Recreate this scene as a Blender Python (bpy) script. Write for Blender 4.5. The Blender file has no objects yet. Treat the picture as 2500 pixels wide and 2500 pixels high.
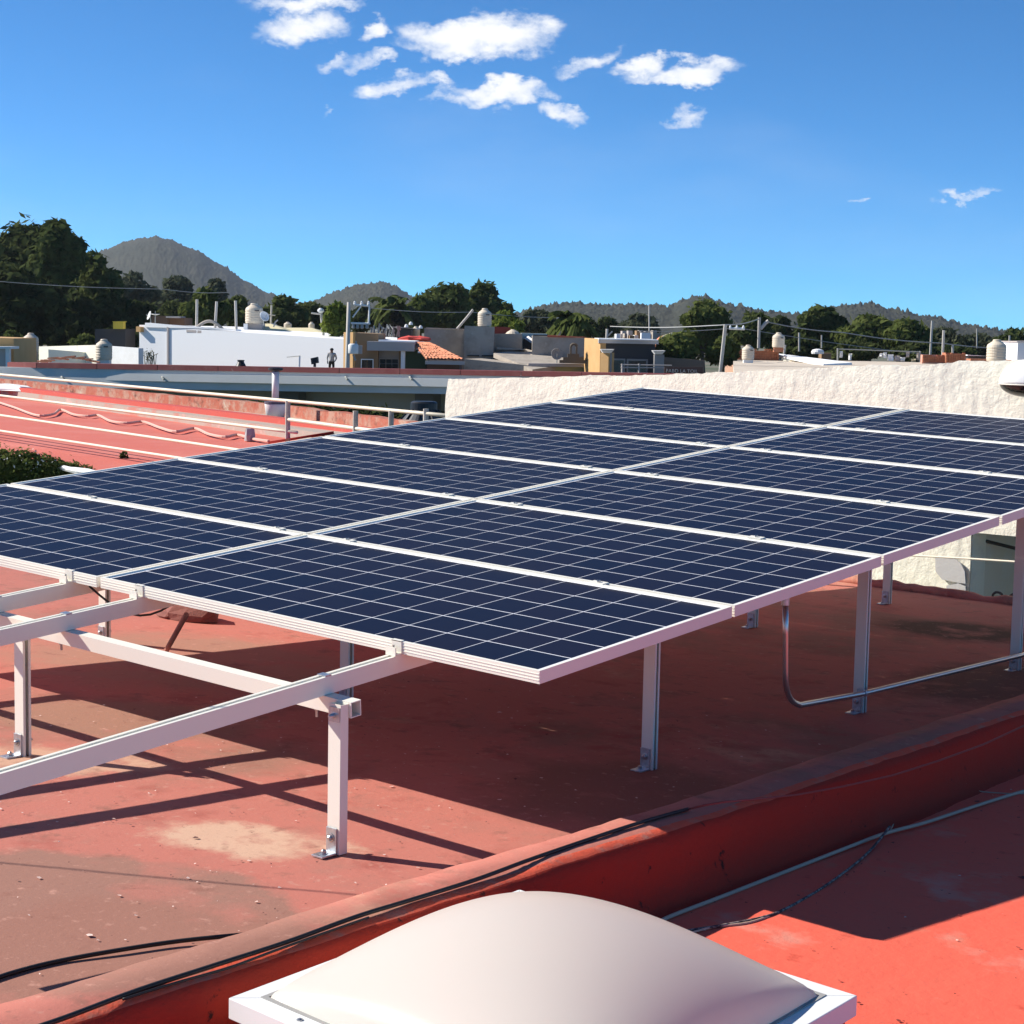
import bpy, math, random
from mathutils import Vector, Matrix, noise
random.seed(7)
SC = bpy.context.scene
COL = SC.collection
rad = math.radians

# ------------------------------------------------------------------ camera
F = 4304.497                                   # focal length in pixels of the 2500 px photograph
CAM = Vector((6.937234, -3.787304, 0.827352))
CR = Vector((0.7713655, 0.6360815, 0.0198900))
CD = Vector((0.0806868, -0.0667498, -0.9945019))
CF = Vector((-0.6312567, 0.7687293, -0.1028119))
cam_d = bpy.data.cameras.new('camera'); cam = bpy.data.objects.new('camera', cam_d); COL.objects.link(cam)
cam_d.sensor_width = 36; cam_d.lens = 36 * F / 2500; cam_d.clip_start = .05; cam_d.clip_end = 30000
m = Matrix((CR, -CD, -CF)).transposed().to_4x4(); m.translation = CAM
cam.matrix_world = m; SC.camera = cam

# ------------------------------------------------------------------ light
SUN_AZ, SUN_EL = rad(25), rad(34.7)            # direction the light travels (from +x towards +y), elevation
LD = Vector((math.cos(SUN_AZ) * math.cos(SUN_EL), math.sin(SUN_AZ) * math.cos(SUN_EL), -math.sin(SUN_EL)))
sun_d = bpy.data.lights.new('sun', 'SUN'); sun_d.energy = 5.0; sun_d.angle = rad(.53); sun_d.color = (1, .94, .85)
sun = bpy.data.objects.new('sun', sun_d); COL.objects.link(sun)
sun.rotation_euler = LD.to_track_quat('-Z', 'Y').to_euler()
SC.view_settings.view_transform = 'Standard'; SC.view_settings.look = 'None'
SC.view_settings.exposure = 0.55; SC.view_settings.gamma = 1; SC.view_settings.use_curve_mapping = False
SC.cycles.max_bounces = 8; SC.cycles.use_denoising = True
SC.cycles.caustics_reflective = False; SC.cycles.caustics_refractive = False

def ray(u, v): return CF + CR * ((u - 1250) / F) + CD * ((v - 1250) / F)

W = bpy.data.worlds.new('World'); SC.world = W; W.use_nodes = True
def build_world():
    nt = W.node_tree; N = nt.nodes; K = nt.links; N.clear()
    out = N.new('ShaderNodeOutputWorld'); bg = N.new('ShaderNodeBackground'); bg.inputs[1].default_value = .1
    sky = N.new('ShaderNodeTexSky'); sky.sky_type = 'NISHITA'; sky.sun_disc = False
    sky.sun_elevation = SUN_EL
    sd = -LD; sky.sun_rotation = math.atan2(sd.x, sd.y)
    sky.altitude = 3000; sky.air_density = .62; sky.dust_density = .12; sky.ozone_density = 4
    hs = N.new('ShaderNodeMix'); hs.data_type = 'RGBA'; hs.blend_type = 'MULTIPLY'; hs.inputs['Factor'].default_value = 1
    K.new(sky.outputs[0], hs.inputs['A']); hs.inputs['B'].default_value = (.34, .89, 1.13, 1)
    def mth(op, a, b=None, clamp=False):
        n = N.new('ShaderNodeMath'); n.operation = op; n.use_clamp = clamp
        for i, x in enumerate((a, b)):
            if x is None: continue
            if isinstance(x, (int, float)): n.inputs[i].default_value = x
            else: K.new(x, n.inputs[i])
        return n.outputs[0]
    tc = N.new('ShaderNodeTexCoord'); d0 = tc.outputs['Generated']
    # ragged edges: push the direction about with noise before measuring the cloud shapes
    mp = N.new('ShaderNodeMapping'); mp.inputs['Scale'].default_value = (1, 1, 1.7); K.new(d0, mp.inputs[0])
    nz = N.new('ShaderNodeTexNoise'); nz.inputs['Scale'].default_value = 26; nz.inputs['Detail'].default_value = 8; nz.inputs['Roughness'].default_value = .62
    K.new(mp.outputs[0], nz.inputs['Vector'])
    sub = N.new('ShaderNodeVectorMath'); sub.operation = 'SUBTRACT'; K.new(nz.outputs['Color'], sub.inputs[0]); sub.inputs[1].default_value = (.5, .5, .5)
    scl = N.new('ShaderNodeVectorMath'); scl.operation = 'SCALE'; K.new(sub.outputs[0], scl.inputs[0]); scl.inputs['Scale'].default_value = .042
    add = N.new('ShaderNodeVectorMath'); add.operation = 'ADD'; K.new(d0, add.inputs[0]); K.new(scl.outputs[0], add.inputs[1])
    nrm = N.new('ShaderNodeVectorMath'); nrm.operation = 'NORMALIZE'; K.new(add.outputs[0], nrm.inputs[0])
    d = nrm.outputs[0]
    def dot(vec):
        n = N.new('ShaderNodeVectorMath'); n.operation = 'DOT_PRODUCT'; K.new(d, n.inputs[0]); n.inputs[1].default_value = vec
        return n.outputs['Value']
    field = None
    for (u, v, a, b, s, tilt) in CLOUDS:
        c = ray(u, v).normalized(); e1 = c.cross(Vector((0, 0, 1))).normalized(); e2 = e1.cross(c)
        ct, st = math.cos(tilt), math.sin(tilt)
        f1 = e1 * ct + e2 * st; f2 = -e1 * st + e2 * ct
        x = dot(f1 * (F / a)); y = dot(f2 * (F / b)); z = dot(c)
        q = mth('ADD', mth('MULTIPLY', x, x), mth('MULTIPLY', y, y))
        q = mth('ADD', q, mth('MULTIPLY', mth('SUBTRACT', 1, z), 30))
        w = mth('MULTIPLY', mth('SUBTRACT', 1, q), s)
        field = w if field is None else mth('SMOOTH_MAX' if False else 'MAXIMUM', field, w)
    n2 = N.new('ShaderNodeTexNoise'); n2.inputs['Scale'].default_value = 48; n2.inputs['Detail'].default_value = 8; n2.inputs['Roughness'].default_value = .6
    K.new(mp.outputs[0], n2.inputs['Vector'])
    fld = mth('ADD', field, mth('MULTIPLY', mth('SUBTRACT', n2.outputs['Fac'], .5), 2.4))
    mr = N.new('ShaderNodeMapRange'); mr.interpolation_type = 'SMOOTHSTEP'; K.new(fld, mr.inputs[0])
    mr.inputs['From Min'].default_value = -.05; mr.inputs['From Max'].default_value = 1.45
    # thin high veil, everywhere
    n3 = N.new('ShaderNodeTexNoise'); n3.inputs['Scale'].default_value = 3.2; n3.inputs['Detail'].default_value = 7; n3.inputs['Roughness'].default_value = .55
    mp3 = N.new('ShaderNodeMapping'); mp3.inputs['Scale'].default_value = (1, 1, 3.2); K.new(d0, mp3.inputs[0]); K.new(mp3.outputs[0], n3.inputs['Vector'])
    veil = N.new('ShaderNodeMapRange'); veil.interpolation_type = 'SMOOTHSTEP'; K.new(n3.outputs['Fac'], veil.inputs[0])
    veil.inputs['From Min'].default_value = .48; veil.inputs['From Max'].default_value = .85; veil.inputs['To Max'].default_value = .13
    tot = mth('MAXIMUM', mr.outputs[0], veil.outputs[0])
    mix = N.new('ShaderNodeMix'); mix.data_type = 'RGBA'
    K.new(tot, mix.inputs['Factor']); K.new(hs.outputs['Result'], mix.inputs['A']); mix.inputs['B'].default_value = (7.2, 7.3, 7.5, 1)
    K.new(mix.outputs['Result'], bg.inputs[0]); K.new(bg.outputs[0], out.inputs[0])
CLOUDS = [  # u, v, half width, half height (photo pixels), weight, tilt
    (735, 62, 125, 52, 1.3, 0), (760, 0, 150, 26, 1.1, 0), (925, 74, 52, 28, 1.25, .5), (1170, 82, 185, 66, 1.7, 0), (1120, 118, 150, 38, 1.3, 0),
    (1440, 140, 95, 20, .8, .35), (1560, 172, 75, 26, 1.1, 0), (1700, 182, 125, 32, 1.4, -.05), (1640, 195, 150, 18, 1.1, 0), (960, 205, 95, 24, .95, .15), (1060, 190, 40, 16, .7, 0),
    (1215, 222, 150, 36, 1.5, 0), (1130, 245, 110, 18, .9, 0), (1215, 262, 40, 14, .8, 0), (1365, 282, 62, 24, .95, -.3), (860, 155, 90, 18, .75, .1), (920, 150, 40, 18, .85, 0),
    (2365, 482, 82, 13, .95, .03), (1675, 288, 55, 14, .55, .2), (2106, 461, 20, 7, .6, 0), (805, 270, 20, 8, .6, .5)]
build_world()

# ------------------------------------------------------------------ helpers
def wp(u, v, D):
    """point on the ray of pixel (u, v) at horizontal distance D in front of the camera"""
    r = ray(u, v); k = D / (r.x * FH.x + r.y * FH.y); return CAM + r * k
FH = Vector((CF.x, CF.y, 0)).normalized(); RH = Vector((FH.y, -FH.x, 0)); UP = Vector((0, 0, 1))
def hit(u, v, ax, val):
    r = ray(u, v); return CAM + r * ((val - CAM[ax]) / r[ax])
RA, RB, RC = -0.598246, -0.019029, -0.024016     # upper roof plane, measured from the post feet
def roofz(x, y): return RA + RB * x + RC * y
def hit_roof(u, v, dz=0):
    r = ray(u, v); n = Vector((-RB, -RC, 1)); return CAM + r * ((RA + dz - CAM.dot(n)) / r.dot(n))
LOW = -.09                                       # the lower roof lies 9 cm under the upper one
MP = Matrix(((0.9995448, 0, 0.0301708), (0.0022723, 0.9971599, -0.0752789), (-0.0300851, 0.0753132, 0.9967060))).to_4x4()   # panel plane -> world
def PW(x, y, z): return MP @ Vector((x, y, z))

class MB:
    def __init__(s): s.v = []; s.f = []; s.mi = []; s.cur = 0
    def face(s, idx): s.f.append(tuple(idx)); s.mi.append(s.cur)
    def quad(s, a, b, c, d):
        n = len(s.v); s.v += [tuple(a), tuple(b), tuple(c), tuple(d)]; s.face((n, n + 1, n + 2, n + 3))
    def boxa(s, o, ax, ay, az):
        o, ax, ay, az = Vector(o), Vector(ax), Vector(ay), Vector(az); n = len(s.v)
        for k in range(8):
            s.v.append(tuple(o + (ax if k & 1 else ax * 0) + (ay if k & 2 else ay * 0) + (az if k & 4 else az * 0)))
        fs = [(0, 2, 3, 1), (4, 5, 7, 6), (0, 1, 5, 4), (2, 6, 7, 3), (0, 4, 6, 2), (1, 3, 7, 5)]
        flip = ax.cross(ay).dot(az) < 0
        for f in fs: s.face([n + i for i in (reversed(f) if flip else f)])
        return s
    def box(s, x0, x1, y0, y1, z0, z1):
        return s.boxa((x0, y0, z0), (x1 - x0, 0, 0), (0, y1 - y0, 0), (0, 0, z1 - z0))
    def tube(s, pts, r, seg=8, cap=True):
        pts = [Vector(p) for p in pts]; rs = r if isinstance(r, (list, tuple)) else [r] * len(pts); rings = []
        t0 = (pts[1] - pts[0]).normalized(); a = t0.orthogonal().normalized()
        for i, p in enumerate(pts):
            t = (pts[min(i + 1, len(pts) - 1)] - pts[max(i - 1, 0)]).normalized()
            a = (a - t * a.dot(t)).normalized(); b = t.cross(a); n = len(s.v)
            for k in range(seg):
                w = 2 * math.pi * k / seg; s.v.append(tuple(p + (a * math.cos(w) + b * math.sin(w)) * rs[i]))
            rings.append(n)
        for i in range(len(rings) - 1):
            for k in range(seg):
                k2 = (k + 1) % seg; s.face((rings[i] + k, rings[i] + k2, rings[i + 1] + k2, rings[i + 1] + k))
        if cap:
            s.face([rings[0] + k for k in reversed(range(seg))]); s.face([rings[-1] + k for k in range(seg)])
        return s
    def lathe(s, o, prof, seg=20, ax=None):
        o = Vector(o); z = Vector(ax or (0, 0, 1)).normalized(); x = z.orthogonal().normalized(); y = z.cross(x); rings = []
        for (r, h) in prof:
            n = len(s.v); rings.append(n)
            for k in range(seg):
                w = 2 * math.pi * k / seg; s.v.append(tuple(o + z * h + (x * math.cos(w) + y * math.sin(w)) * max(r, 1e-4)))
        for i in range(len(rings) - 1):
            for k in range(seg):
                k2 = (k + 1) % seg; s.face((rings[i] + k, rings[i] + k2, rings[i + 1] + k2, rings[i + 1] + k))
        s.face([rings[0] + k for k in reversed(range(seg))]); s.face([rings[-1] + k for k in range(seg)])
        return s
    def prism(s, poly, d):
        """polygon of 3D points extruded along d"""
        d = Vector(d); n = len(s.v); k = len(poly)
        s.v += [tuple(p) for p in poly] + [tuple(Vector(p) + d) for p in poly]
        s.face(range(n, n + k)); s.face(reversed(range(n + k, n + 2 * k)))
        for i in range(k): s.face((n + i, n + k + i, n + k + (i + 1) % k, n + (i + 1) % k))
        return s
    def mesh(s, name, mats, smooth=False):
        me = bpy.data.meshes.new(name); me.from_pydata(s.v, [], s.f)
        mats = mats if isinstance(mats, (list, tuple)) else [mats]
        for q in mats: me.materials.append(q)
        if len(mats) > 1: me.polygons.foreach_set('material_index', s.mi)
        if smooth: me.polygons.foreach_set('use_smooth', [True] * len(me.polygons))
        me.update(); return me
    def build(s, name, mats, parent=None, smooth=False, fix=False, bevel=0):
        me = s.mesh(name, mats, smooth)
        if fix:
            import bmesh
            b = bmesh.new(); b.from_mesh(me); bmesh.ops.recalc_face_normals(b, faces=b.faces); b.to_mesh(me); b.free()
        o = bpy.data.objects.new(name, me); COL.objects.link(o)
        if bevel:
            md = o.modifiers.new('bevel', 'BEVEL'); md.width = bevel; md.segments = 2; md.limit_method = 'ANGLE'
        if parent is not None: par(o, parent)
        return o
def par(o, p):
    o.parent = p; o.matrix_parent_inverse = p.matrix_world.inverted()
def empty(name, loc=(0, 0, 0), mat=None):
    o = bpy.data.objects.new(name, None); COL.objects.link(o); o.empty_display_size = .1
    o.matrix_world = mat if mat is not None else Matrix.Translation(Vector(loc)); return o
def tag(o, label=None, cat=None, group=None, kind=None):
    if label: o['label'] = label
    if cat: o['category'] = cat
    if group: o['group'] = group
    if kind: o['kind'] = kind
    return o
def thing(name, loc, label, cat, group=None): return tag(empty(name, loc), label, cat, group)

# ------------------------------------------------------------------ materials
MATS = {}
def mat(name, col, rough=.6, metal=0, spec=.5, coat=0, var=None, vscale=4, bump=0, bscale=40, emis=None, detail=6, thr=(.35, .65), obj_rand=None, coat_rough=.1, stains=(), top=()):
    if name in MATS: return MATS[name]
    M = bpy.data.materials.new(name); M.use_nodes = True; nt = M.node_tree; N = nt.nodes; K = nt.links
    b = N['Principled BSDF']; b.inputs['Base Color'].default_value = (*col, 1); b.inputs['Roughness'].default_value = rough
    b.inputs['Metallic'].default_value = metal; b.inputs['Specular IOR Level'].default_value = spec
    b.inputs['Coat Weight'].default_value = coat; b.inputs['Coat Roughness'].default_value = coat_rough
    tc = N.new('ShaderNodeTexCoord'); P = tc.outputs['Object']
    geo = N.new('ShaderNodeNewGeometry'); P = geo.outputs['Position']
    cur = None
    layers = var if isinstance(var, list) else ([(var, vscale, thr)] if var else [])
    def put(c2, sc, th):
        nonlocal cur
        nz = N.new('ShaderNodeTexNoise'); nz.inputs['Scale'].default_value = sc; nz.inputs['Detail'].default_value = detail; nz.inputs['Roughness'].default_value = .62; K.new(P, nz.inputs['Vector'])
        mr = N.new('ShaderNodeMapRange'); mr.inputs['From Min'].default_value = th[0]; mr.inputs['From Max'].default_value = th[1]; K.new(nz.outputs['Fac'], mr.inputs[0])
        mx = N.new('ShaderNodeMix'); mx.data_type = 'RGBA'; K.new(mr.outputs[0], mx.inputs['Factor'])
        if cur is None: mx.inputs['A'].default_value = (*col, 1)
        else: K.new(cur, mx.inputs['A'])
        mx.inputs['B'].default_value = (*c2, 1); cur = mx.outputs['Result']
    for q_ in layers: put(*q_)
    for (c2, ctr, rx, ry, ang, soft, wob) in stains:      # worn patches with a shape of their own
        mpn = N.new('ShaderNodeMapping'); mpn.vector_type = 'TEXTURE'; mpn.inputs['Location'].default_value = ctr; mpn.inputs['Rotation'].default_value = (0, 0, ang); mpn.inputs['Scale'].default_value = (rx, ry, 1); K.new(P, mpn.inputs[0])
        ln = N.new('ShaderNodeVectorMath'); ln.operation = 'LENGTH'; K.new(mpn.outputs[0], ln.inputs[0])
        n1 = N.new('ShaderNodeTexNoise'); n1.inputs['Scale'].default_value = 5.5; n1.inputs['Detail'].default_value = 9; n1.inputs['Roughness'].default_value = .68; K.new(P, n1.inputs['Vector'])
        ma = N.new('ShaderNodeMath'); ma.operation = 'MULTIPLY_ADD'; K.new(n1.outputs['Fac'], ma.inputs[0]); ma.inputs[1].default_value = wob; K.new(ln.outputs['Value'], ma.inputs[2])
        mr = N.new('ShaderNodeMapRange'); mr.inputs['From Min'].default_value = 1 + wob * .5 - soft; mr.inputs['From Max'].default_value = 1 + wob * .5 + soft; mr.inputs['To Min'].default_value = 1; mr.inputs['To Max'].default_value = 0; K.new(ma.outputs[0], mr.inputs[0])
        mx = N.new('ShaderNodeMix'); mx.data_type = 'RGBA'; K.new(mr.outputs[0], mx.inputs['Factor']); K.new(cur, mx.inputs['A']); mx.inputs['B'].default_value = (*c2, 1); cur = mx.outputs['Result']
    for q_ in top: put(*q_)
    if obj_rand:
        oi = N.new('ShaderNodeObjectInfo'); mx = N.new('ShaderNodeMix'); mx.data_type = 'RGBA'; K.new(oi.outputs['Random'], mx.inputs['Factor'])
        if cur is None: mx.inputs['A'].default_value = (*col, 1)
        else: K.new(cur, mx.inputs['A'])
        mx.inputs['B'].default_value = (*obj_rand, 1); cur = mx.outputs['Result']
    if cur is not None: K.new(cur, b.inputs['Base Color'])
    if bump:
        nb = N.new('ShaderNodeTexNoise'); nb.inputs['Scale'].default_value = bscale; nb.inputs['Detail'].default_value = 8; nb.inputs['Roughness'].default_value = .65; K.new(P, nb.inputs['Vector'])
        bp = N.new('ShaderNodeBump'); bp.inputs['Strength'].default_value = .8; bp.inputs['Distance'].default_value = bump; K.new(nb.outputs['Fac'], bp.inputs['Height']); K.new(bp.outputs[0], b.inputs['Normal'])
    if emis: b.inputs['Emission Color'].default_value = (*emis, 1); b.inputs['Emission Strength'].default_value = 1
    MATS[name] = M; return M
def leafmat(name, c1, c2, sc=.6):
    M = bpy.data.materials.new(name); M.use_nodes = True; nt = M.node_tree; N = nt.nodes; K = nt.links; N.clear()
    out = N.new('ShaderNodeOutputMaterial'); geo = N.new('ShaderNodeNewGeometry')
    nz = N.new('ShaderNodeTexNoise'); nz.inputs['Scale'].default_value = sc; nz.inputs['Detail'].default_value = 5; K.new(geo.outputs['Position'], nz.inputs['Vector'])
    mr = N.new('ShaderNodeMapRange'); mr.inputs['From Min'].default_value = .35; mr.inputs['From Max'].default_value = .68; K.new(nz.outputs['Fac'], mr.inputs[0])
    mx = N.new('ShaderNodeMix'); mx.data_type = 'RGBA'; K.new(mr.outputs[0], mx.inputs['Factor']); mx.inputs['A'].default_value = (*c1, 1); mx.inputs['B'].default_value = (*c2, 1)
    d = N.new('ShaderNodeBsdfDiffuse'); t = N.new('ShaderNodeBsdfTranslucent'); ad = N.new('ShaderNodeMixShader'); ad.inputs[0].default_value = .38
    K.new(mx.outputs['Result'], d.inputs[0]); K.new(mx.outputs['Result'], t.inputs[0]); K.new(d.outputs[0], ad.inputs[1]); K.new(t.outputs[0], ad.inputs[2]); K.new(ad.outputs[0], out.inputs[0])
    MATS[name] = M; return M

M_alu = mat('aluminium', (.87, .83, .72), .45, .05, .2)
M_frame = mat('panel_frame', (.90, .865, .755), .42, .03, .2)
M_zinc = mat('zinc_plate', (.62, .65, .68), .35, .8, .5, var=(.45, .48, .5), vscale=60)
M_bolt = mat('bolt_steel', (.5, .5, .5), .3, .9)
M_cell = mat('silicon_cell', (.0085, .0105, .027), .36, 0, .04, obj_rand=(.013, .0115, .026))
M_back = mat('white_backsheet', (.80, .80, .84), .4, 0, .1)
M_under = mat('backsheet_underside', (.7, .7, .7), .6)
M_roof = mat('worn_pink_roof_paint', (.53, .19, .145), .85, 0, .1,
             var=[((.37, .185, .135), .62, (.52, .60)), ((.33, .16, .115), 1.9, (.57, .70)), ((.60, .36, .24), 1.0, (.60, .70)), ((.42, .13, .10), 5, (.56, .72)), ((.22, .09, .07), 17, (.66, .80))], top=[((.46, .19, .145), 2.7, (.54, .66)), ((.30, .14, .105), 8, (.58, .74)), ((.58, .31, .24), 22, (.60, .78)), ((.25, .11, .085), 55, (.62, .78)), ((.60, .33, .26), 110, (.62, .80))], bump=.0016, bscale=60,
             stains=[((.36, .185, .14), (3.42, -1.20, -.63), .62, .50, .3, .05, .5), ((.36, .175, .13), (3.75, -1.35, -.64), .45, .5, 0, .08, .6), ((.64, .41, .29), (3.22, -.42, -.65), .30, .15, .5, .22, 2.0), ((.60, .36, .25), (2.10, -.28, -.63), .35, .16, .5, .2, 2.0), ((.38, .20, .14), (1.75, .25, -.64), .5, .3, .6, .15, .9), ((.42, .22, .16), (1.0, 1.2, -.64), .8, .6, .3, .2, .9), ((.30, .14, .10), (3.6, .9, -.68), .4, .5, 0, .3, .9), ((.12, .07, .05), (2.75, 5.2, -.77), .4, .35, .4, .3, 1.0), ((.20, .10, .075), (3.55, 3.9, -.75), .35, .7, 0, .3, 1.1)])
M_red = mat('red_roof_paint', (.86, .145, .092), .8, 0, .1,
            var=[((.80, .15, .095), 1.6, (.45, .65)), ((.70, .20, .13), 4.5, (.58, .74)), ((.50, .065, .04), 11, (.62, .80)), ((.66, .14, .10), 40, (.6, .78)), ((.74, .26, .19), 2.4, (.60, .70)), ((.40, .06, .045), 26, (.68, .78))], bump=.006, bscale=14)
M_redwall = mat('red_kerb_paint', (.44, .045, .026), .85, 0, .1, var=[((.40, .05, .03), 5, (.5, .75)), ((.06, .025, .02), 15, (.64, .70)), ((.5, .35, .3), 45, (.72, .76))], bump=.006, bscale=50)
M_lip = mat('orange_red_lip', (.80, .13, .07), .8, 0, .1, var=[((.55, .22, .16), 14, (.5, .7))], bump=.004, bscale=60)
M_black = mat('black_cable_rubber', (.012, .011, .011), .5)
M_brownc = mat('red_painted_cable', (.30, .05, .035), .6)
M_greyc = mat('grey_plastic_hose', (.60, .42, .31), .6, 0, .1)
M_steel = mat('galvanised_conduit', (.55, .52, .5), .28, .9)
M_white = mat('white_paint', (.84, .84, .82), .55, var=((.76, .76, .73)), vscale=2)
M_acryl = mat('milky_acrylic', (.85, .86, .78), .32, 0, .2)
def _milky():
    nt = M_acryl.node_tree; b = nt.nodes['Principled BSDF']; t = nt.nodes.new('ShaderNodeBsdfTranslucent'); t.inputs[0].default_value = (.97, .97, .87, 1)
    m = nt.nodes.new('ShaderNodeMixShader'); m.inputs[0].default_value = .42; o = nt.nodes['Material Output']
    nt.links.new(b.outputs[0], m.inputs[1]); nt.links.new(t.outputs[0], m.inputs[2]); nt.links.new(m.outputs[0], o.inputs[0])
_milky()
M_stucco = mat('cream_stucco', (.92, .89, .74), .9, 0, .1, var=[((.84, .80, .68), 9, (.55, .75)), ((.70, .66, .56), 30, (.68, .76))], bump=.012, bscale=17)
M_patch = mat('grey_wall_patch', (.55, .54, .52), .85, bump=.003, bscale=30)
M_glass = mat('dark_glass', (.02, .022, .022), .1, 0, .6)

# ------------------------------------------------------------------ roofs
def grid_mesh(x0, x1, y0, y1, nx, ny, zf):
    b = MB()
    for j in range(ny + 1):
        for i in range(nx + 1):
            x = x0 + (x1 - x0) * i / nx; y = y0 + (y1 - y0) * j / ny; b.v.append((x, y, zf(x, y)))
    for j in range(ny):
        for i in range(nx):
            a = j * (nx + 1) + i; b.face((a, a + 1, a + nx + 2, a + nx + 1))
    return b
def nz(x, y, s, a): return noise.noise(Vector((x * s, y * s, 3.1))) * a
def up_z(x, y): return roofz(x, y) + nz(x, y, 1.3, .006) + nz(x, y, 9, .0015)
def lo_z(x, y): return roofz(x, y) + LOW + nz(x + 9, y, 1.1, .008) + nz(x, y, 8, .002)
tag(grid_mesh(-5.2, 4.03, -5.5, 6.5, 140, 190, up_z).build('upper_roof', M_roof, smooth=True), kind='structure')
tag(grid_mesh(4.05, 11, -7, 6.5, 110, 210, lo_z).build('lower_roof', M_red, smooth=True), kind='structure')
# kerb along the edge between the two roofs
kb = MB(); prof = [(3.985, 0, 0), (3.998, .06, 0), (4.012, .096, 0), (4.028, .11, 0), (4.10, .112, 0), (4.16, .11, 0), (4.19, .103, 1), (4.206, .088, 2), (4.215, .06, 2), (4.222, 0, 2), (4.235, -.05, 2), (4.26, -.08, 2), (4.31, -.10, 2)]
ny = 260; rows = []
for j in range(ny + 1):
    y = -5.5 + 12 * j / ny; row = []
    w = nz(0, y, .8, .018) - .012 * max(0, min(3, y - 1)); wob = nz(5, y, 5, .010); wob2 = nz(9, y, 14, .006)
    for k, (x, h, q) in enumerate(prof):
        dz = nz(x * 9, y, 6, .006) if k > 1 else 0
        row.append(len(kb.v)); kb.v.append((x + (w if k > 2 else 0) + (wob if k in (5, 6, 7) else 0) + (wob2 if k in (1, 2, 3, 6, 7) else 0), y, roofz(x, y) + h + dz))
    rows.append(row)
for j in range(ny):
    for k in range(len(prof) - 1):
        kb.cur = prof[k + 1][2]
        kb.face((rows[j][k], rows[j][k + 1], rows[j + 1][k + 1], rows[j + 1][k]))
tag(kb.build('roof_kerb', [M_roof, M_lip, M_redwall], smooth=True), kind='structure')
# far end of the upper roof: lumpy mortar edge
fe = MB(); pts = []
for i in range(140):
    x = -5.2 + 9.4 * i / 139; pts.append((x, 6.5 + nz(x, 1, 3, .02), roofz(x, 6.5) + .012 + nz(x, 7, 5, .022) + nz(x, 2, 13, .014)))
fe.tube(pts, [.035 + nz(p[0], 4, 7, .016) for p in pts], 8); tag(fe.build('mortar_edge', M_roof, smooth=True), 'lumpy mortar ridge along the far end of the pink roof', 'mortar ridge')
hb = MB().box(-5.1, 10.9, -5.4, 6.42, -4.0, -1.05); tag(hb.build('own_house', M_stucco), 'cream house body carrying the pink and red roofs', 'house')

# loose paint flakes and grit: uncountable
def flakes(name, n, area, zf, m, lab, smin=.003, smax=.013, seed=1):
    rnd = random.Random(seed); b = MB()
    for _ in range(n):
        x = rnd.uniform(area[0], area[1]); y = rnd.uniform(area[2], area[3]); s = rnd.uniform(smin, smax) * (2.2 if rnd.random() < .05 else 1); a = rnd.uniform(0, 6.28)
        z = zf(x, y) + .003; k = rnd.randint(3, 5); n0 = len(b.v)
        for i in range(k):
            w = a + 6.283 * i / k; b.v.append((x + math.cos(w) * s * rnd.uniform(.6, 1.3), y + math.sin(w) * s * rnd.uniform(.4, 1.1), z + rnd.uniform(0, .003)))
        b.face(range(n0, n0 + k))
    tag(b.build(name, m), lab, 'debris', kind='stuff')
flakes('paint_flakes', 420, (1.5, 4.0, -2.6, 2.2), up_z, mat('pale_flakes', (.75, .55, .48), .8), 'pale paint flakes and grit strewn over the pink roof', .0015, .0065, seed=3)
flakes('dark_grit', 380, (1.5, 4.0, -2.6, 2.2), up_z, mat('dark_grit', (.14, .06, .05), .9), 'dark grit specks strewn over the pink roof', .0015, .005, seed=5)
flakes('roof_grit', 520, (4.3, 7.5, -1.8, 4), lo_z, mat('red_grit', (.25, .04, .03), .9), 'dark grit specks strewn over the bright red roof', .002, .008, seed=8)
flakes('roof_flakes', 110, (4.3, 6.5, -1.5, 4), lo_z, MATS['pale_flakes'], 'pale flakes strewn over the bright red roof', .002, .007, seed=9)

# ------------------------------------------------------------------ solar panels
L, S, GAP, HF = 1.956, .992, .02, .038
MT4 = MP
fr = MB(); e = .011
fr.box(0, L, 0, e, -HF, 0); fr.box(0, L, S - e, S, -HF, 0); fr.box(0, e, e, S - e, -HF, -.0002); fr.box(L - e, L, e, S - e, -HF, -.0002)
for z in (-.010, -.019, -.028):
    fr.box(.002, L - .002, -.0012, 0, z - .0012, z + .0012); fr.box(.002, L - .002, S, S + .0012, z - .0012, z + .0012)
FRAME_ME = fr.mesh('frame', M_frame)
BACK_ME = MB().box(e, L - e, e, S - e, -.009, -.0055).mesh('backsheet', M_back)
BOX_ME = MB().box(-.06, .06, -.05, .05, -.03, -.0095).mesh('junction_box', M_black)
CP = .1588; cs = CP - .0032; ct_ = CP - .0050
cb = MB().box(-cs / 2, cs / 2, -ct_ / 2, ct_ / 2, -.0058, -.00538); CELL_ME = cb.mesh('cell', M_cell)
ORD = ['first', 'second', 'third', 'fourth', 'fifth', 'sixth']
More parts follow.
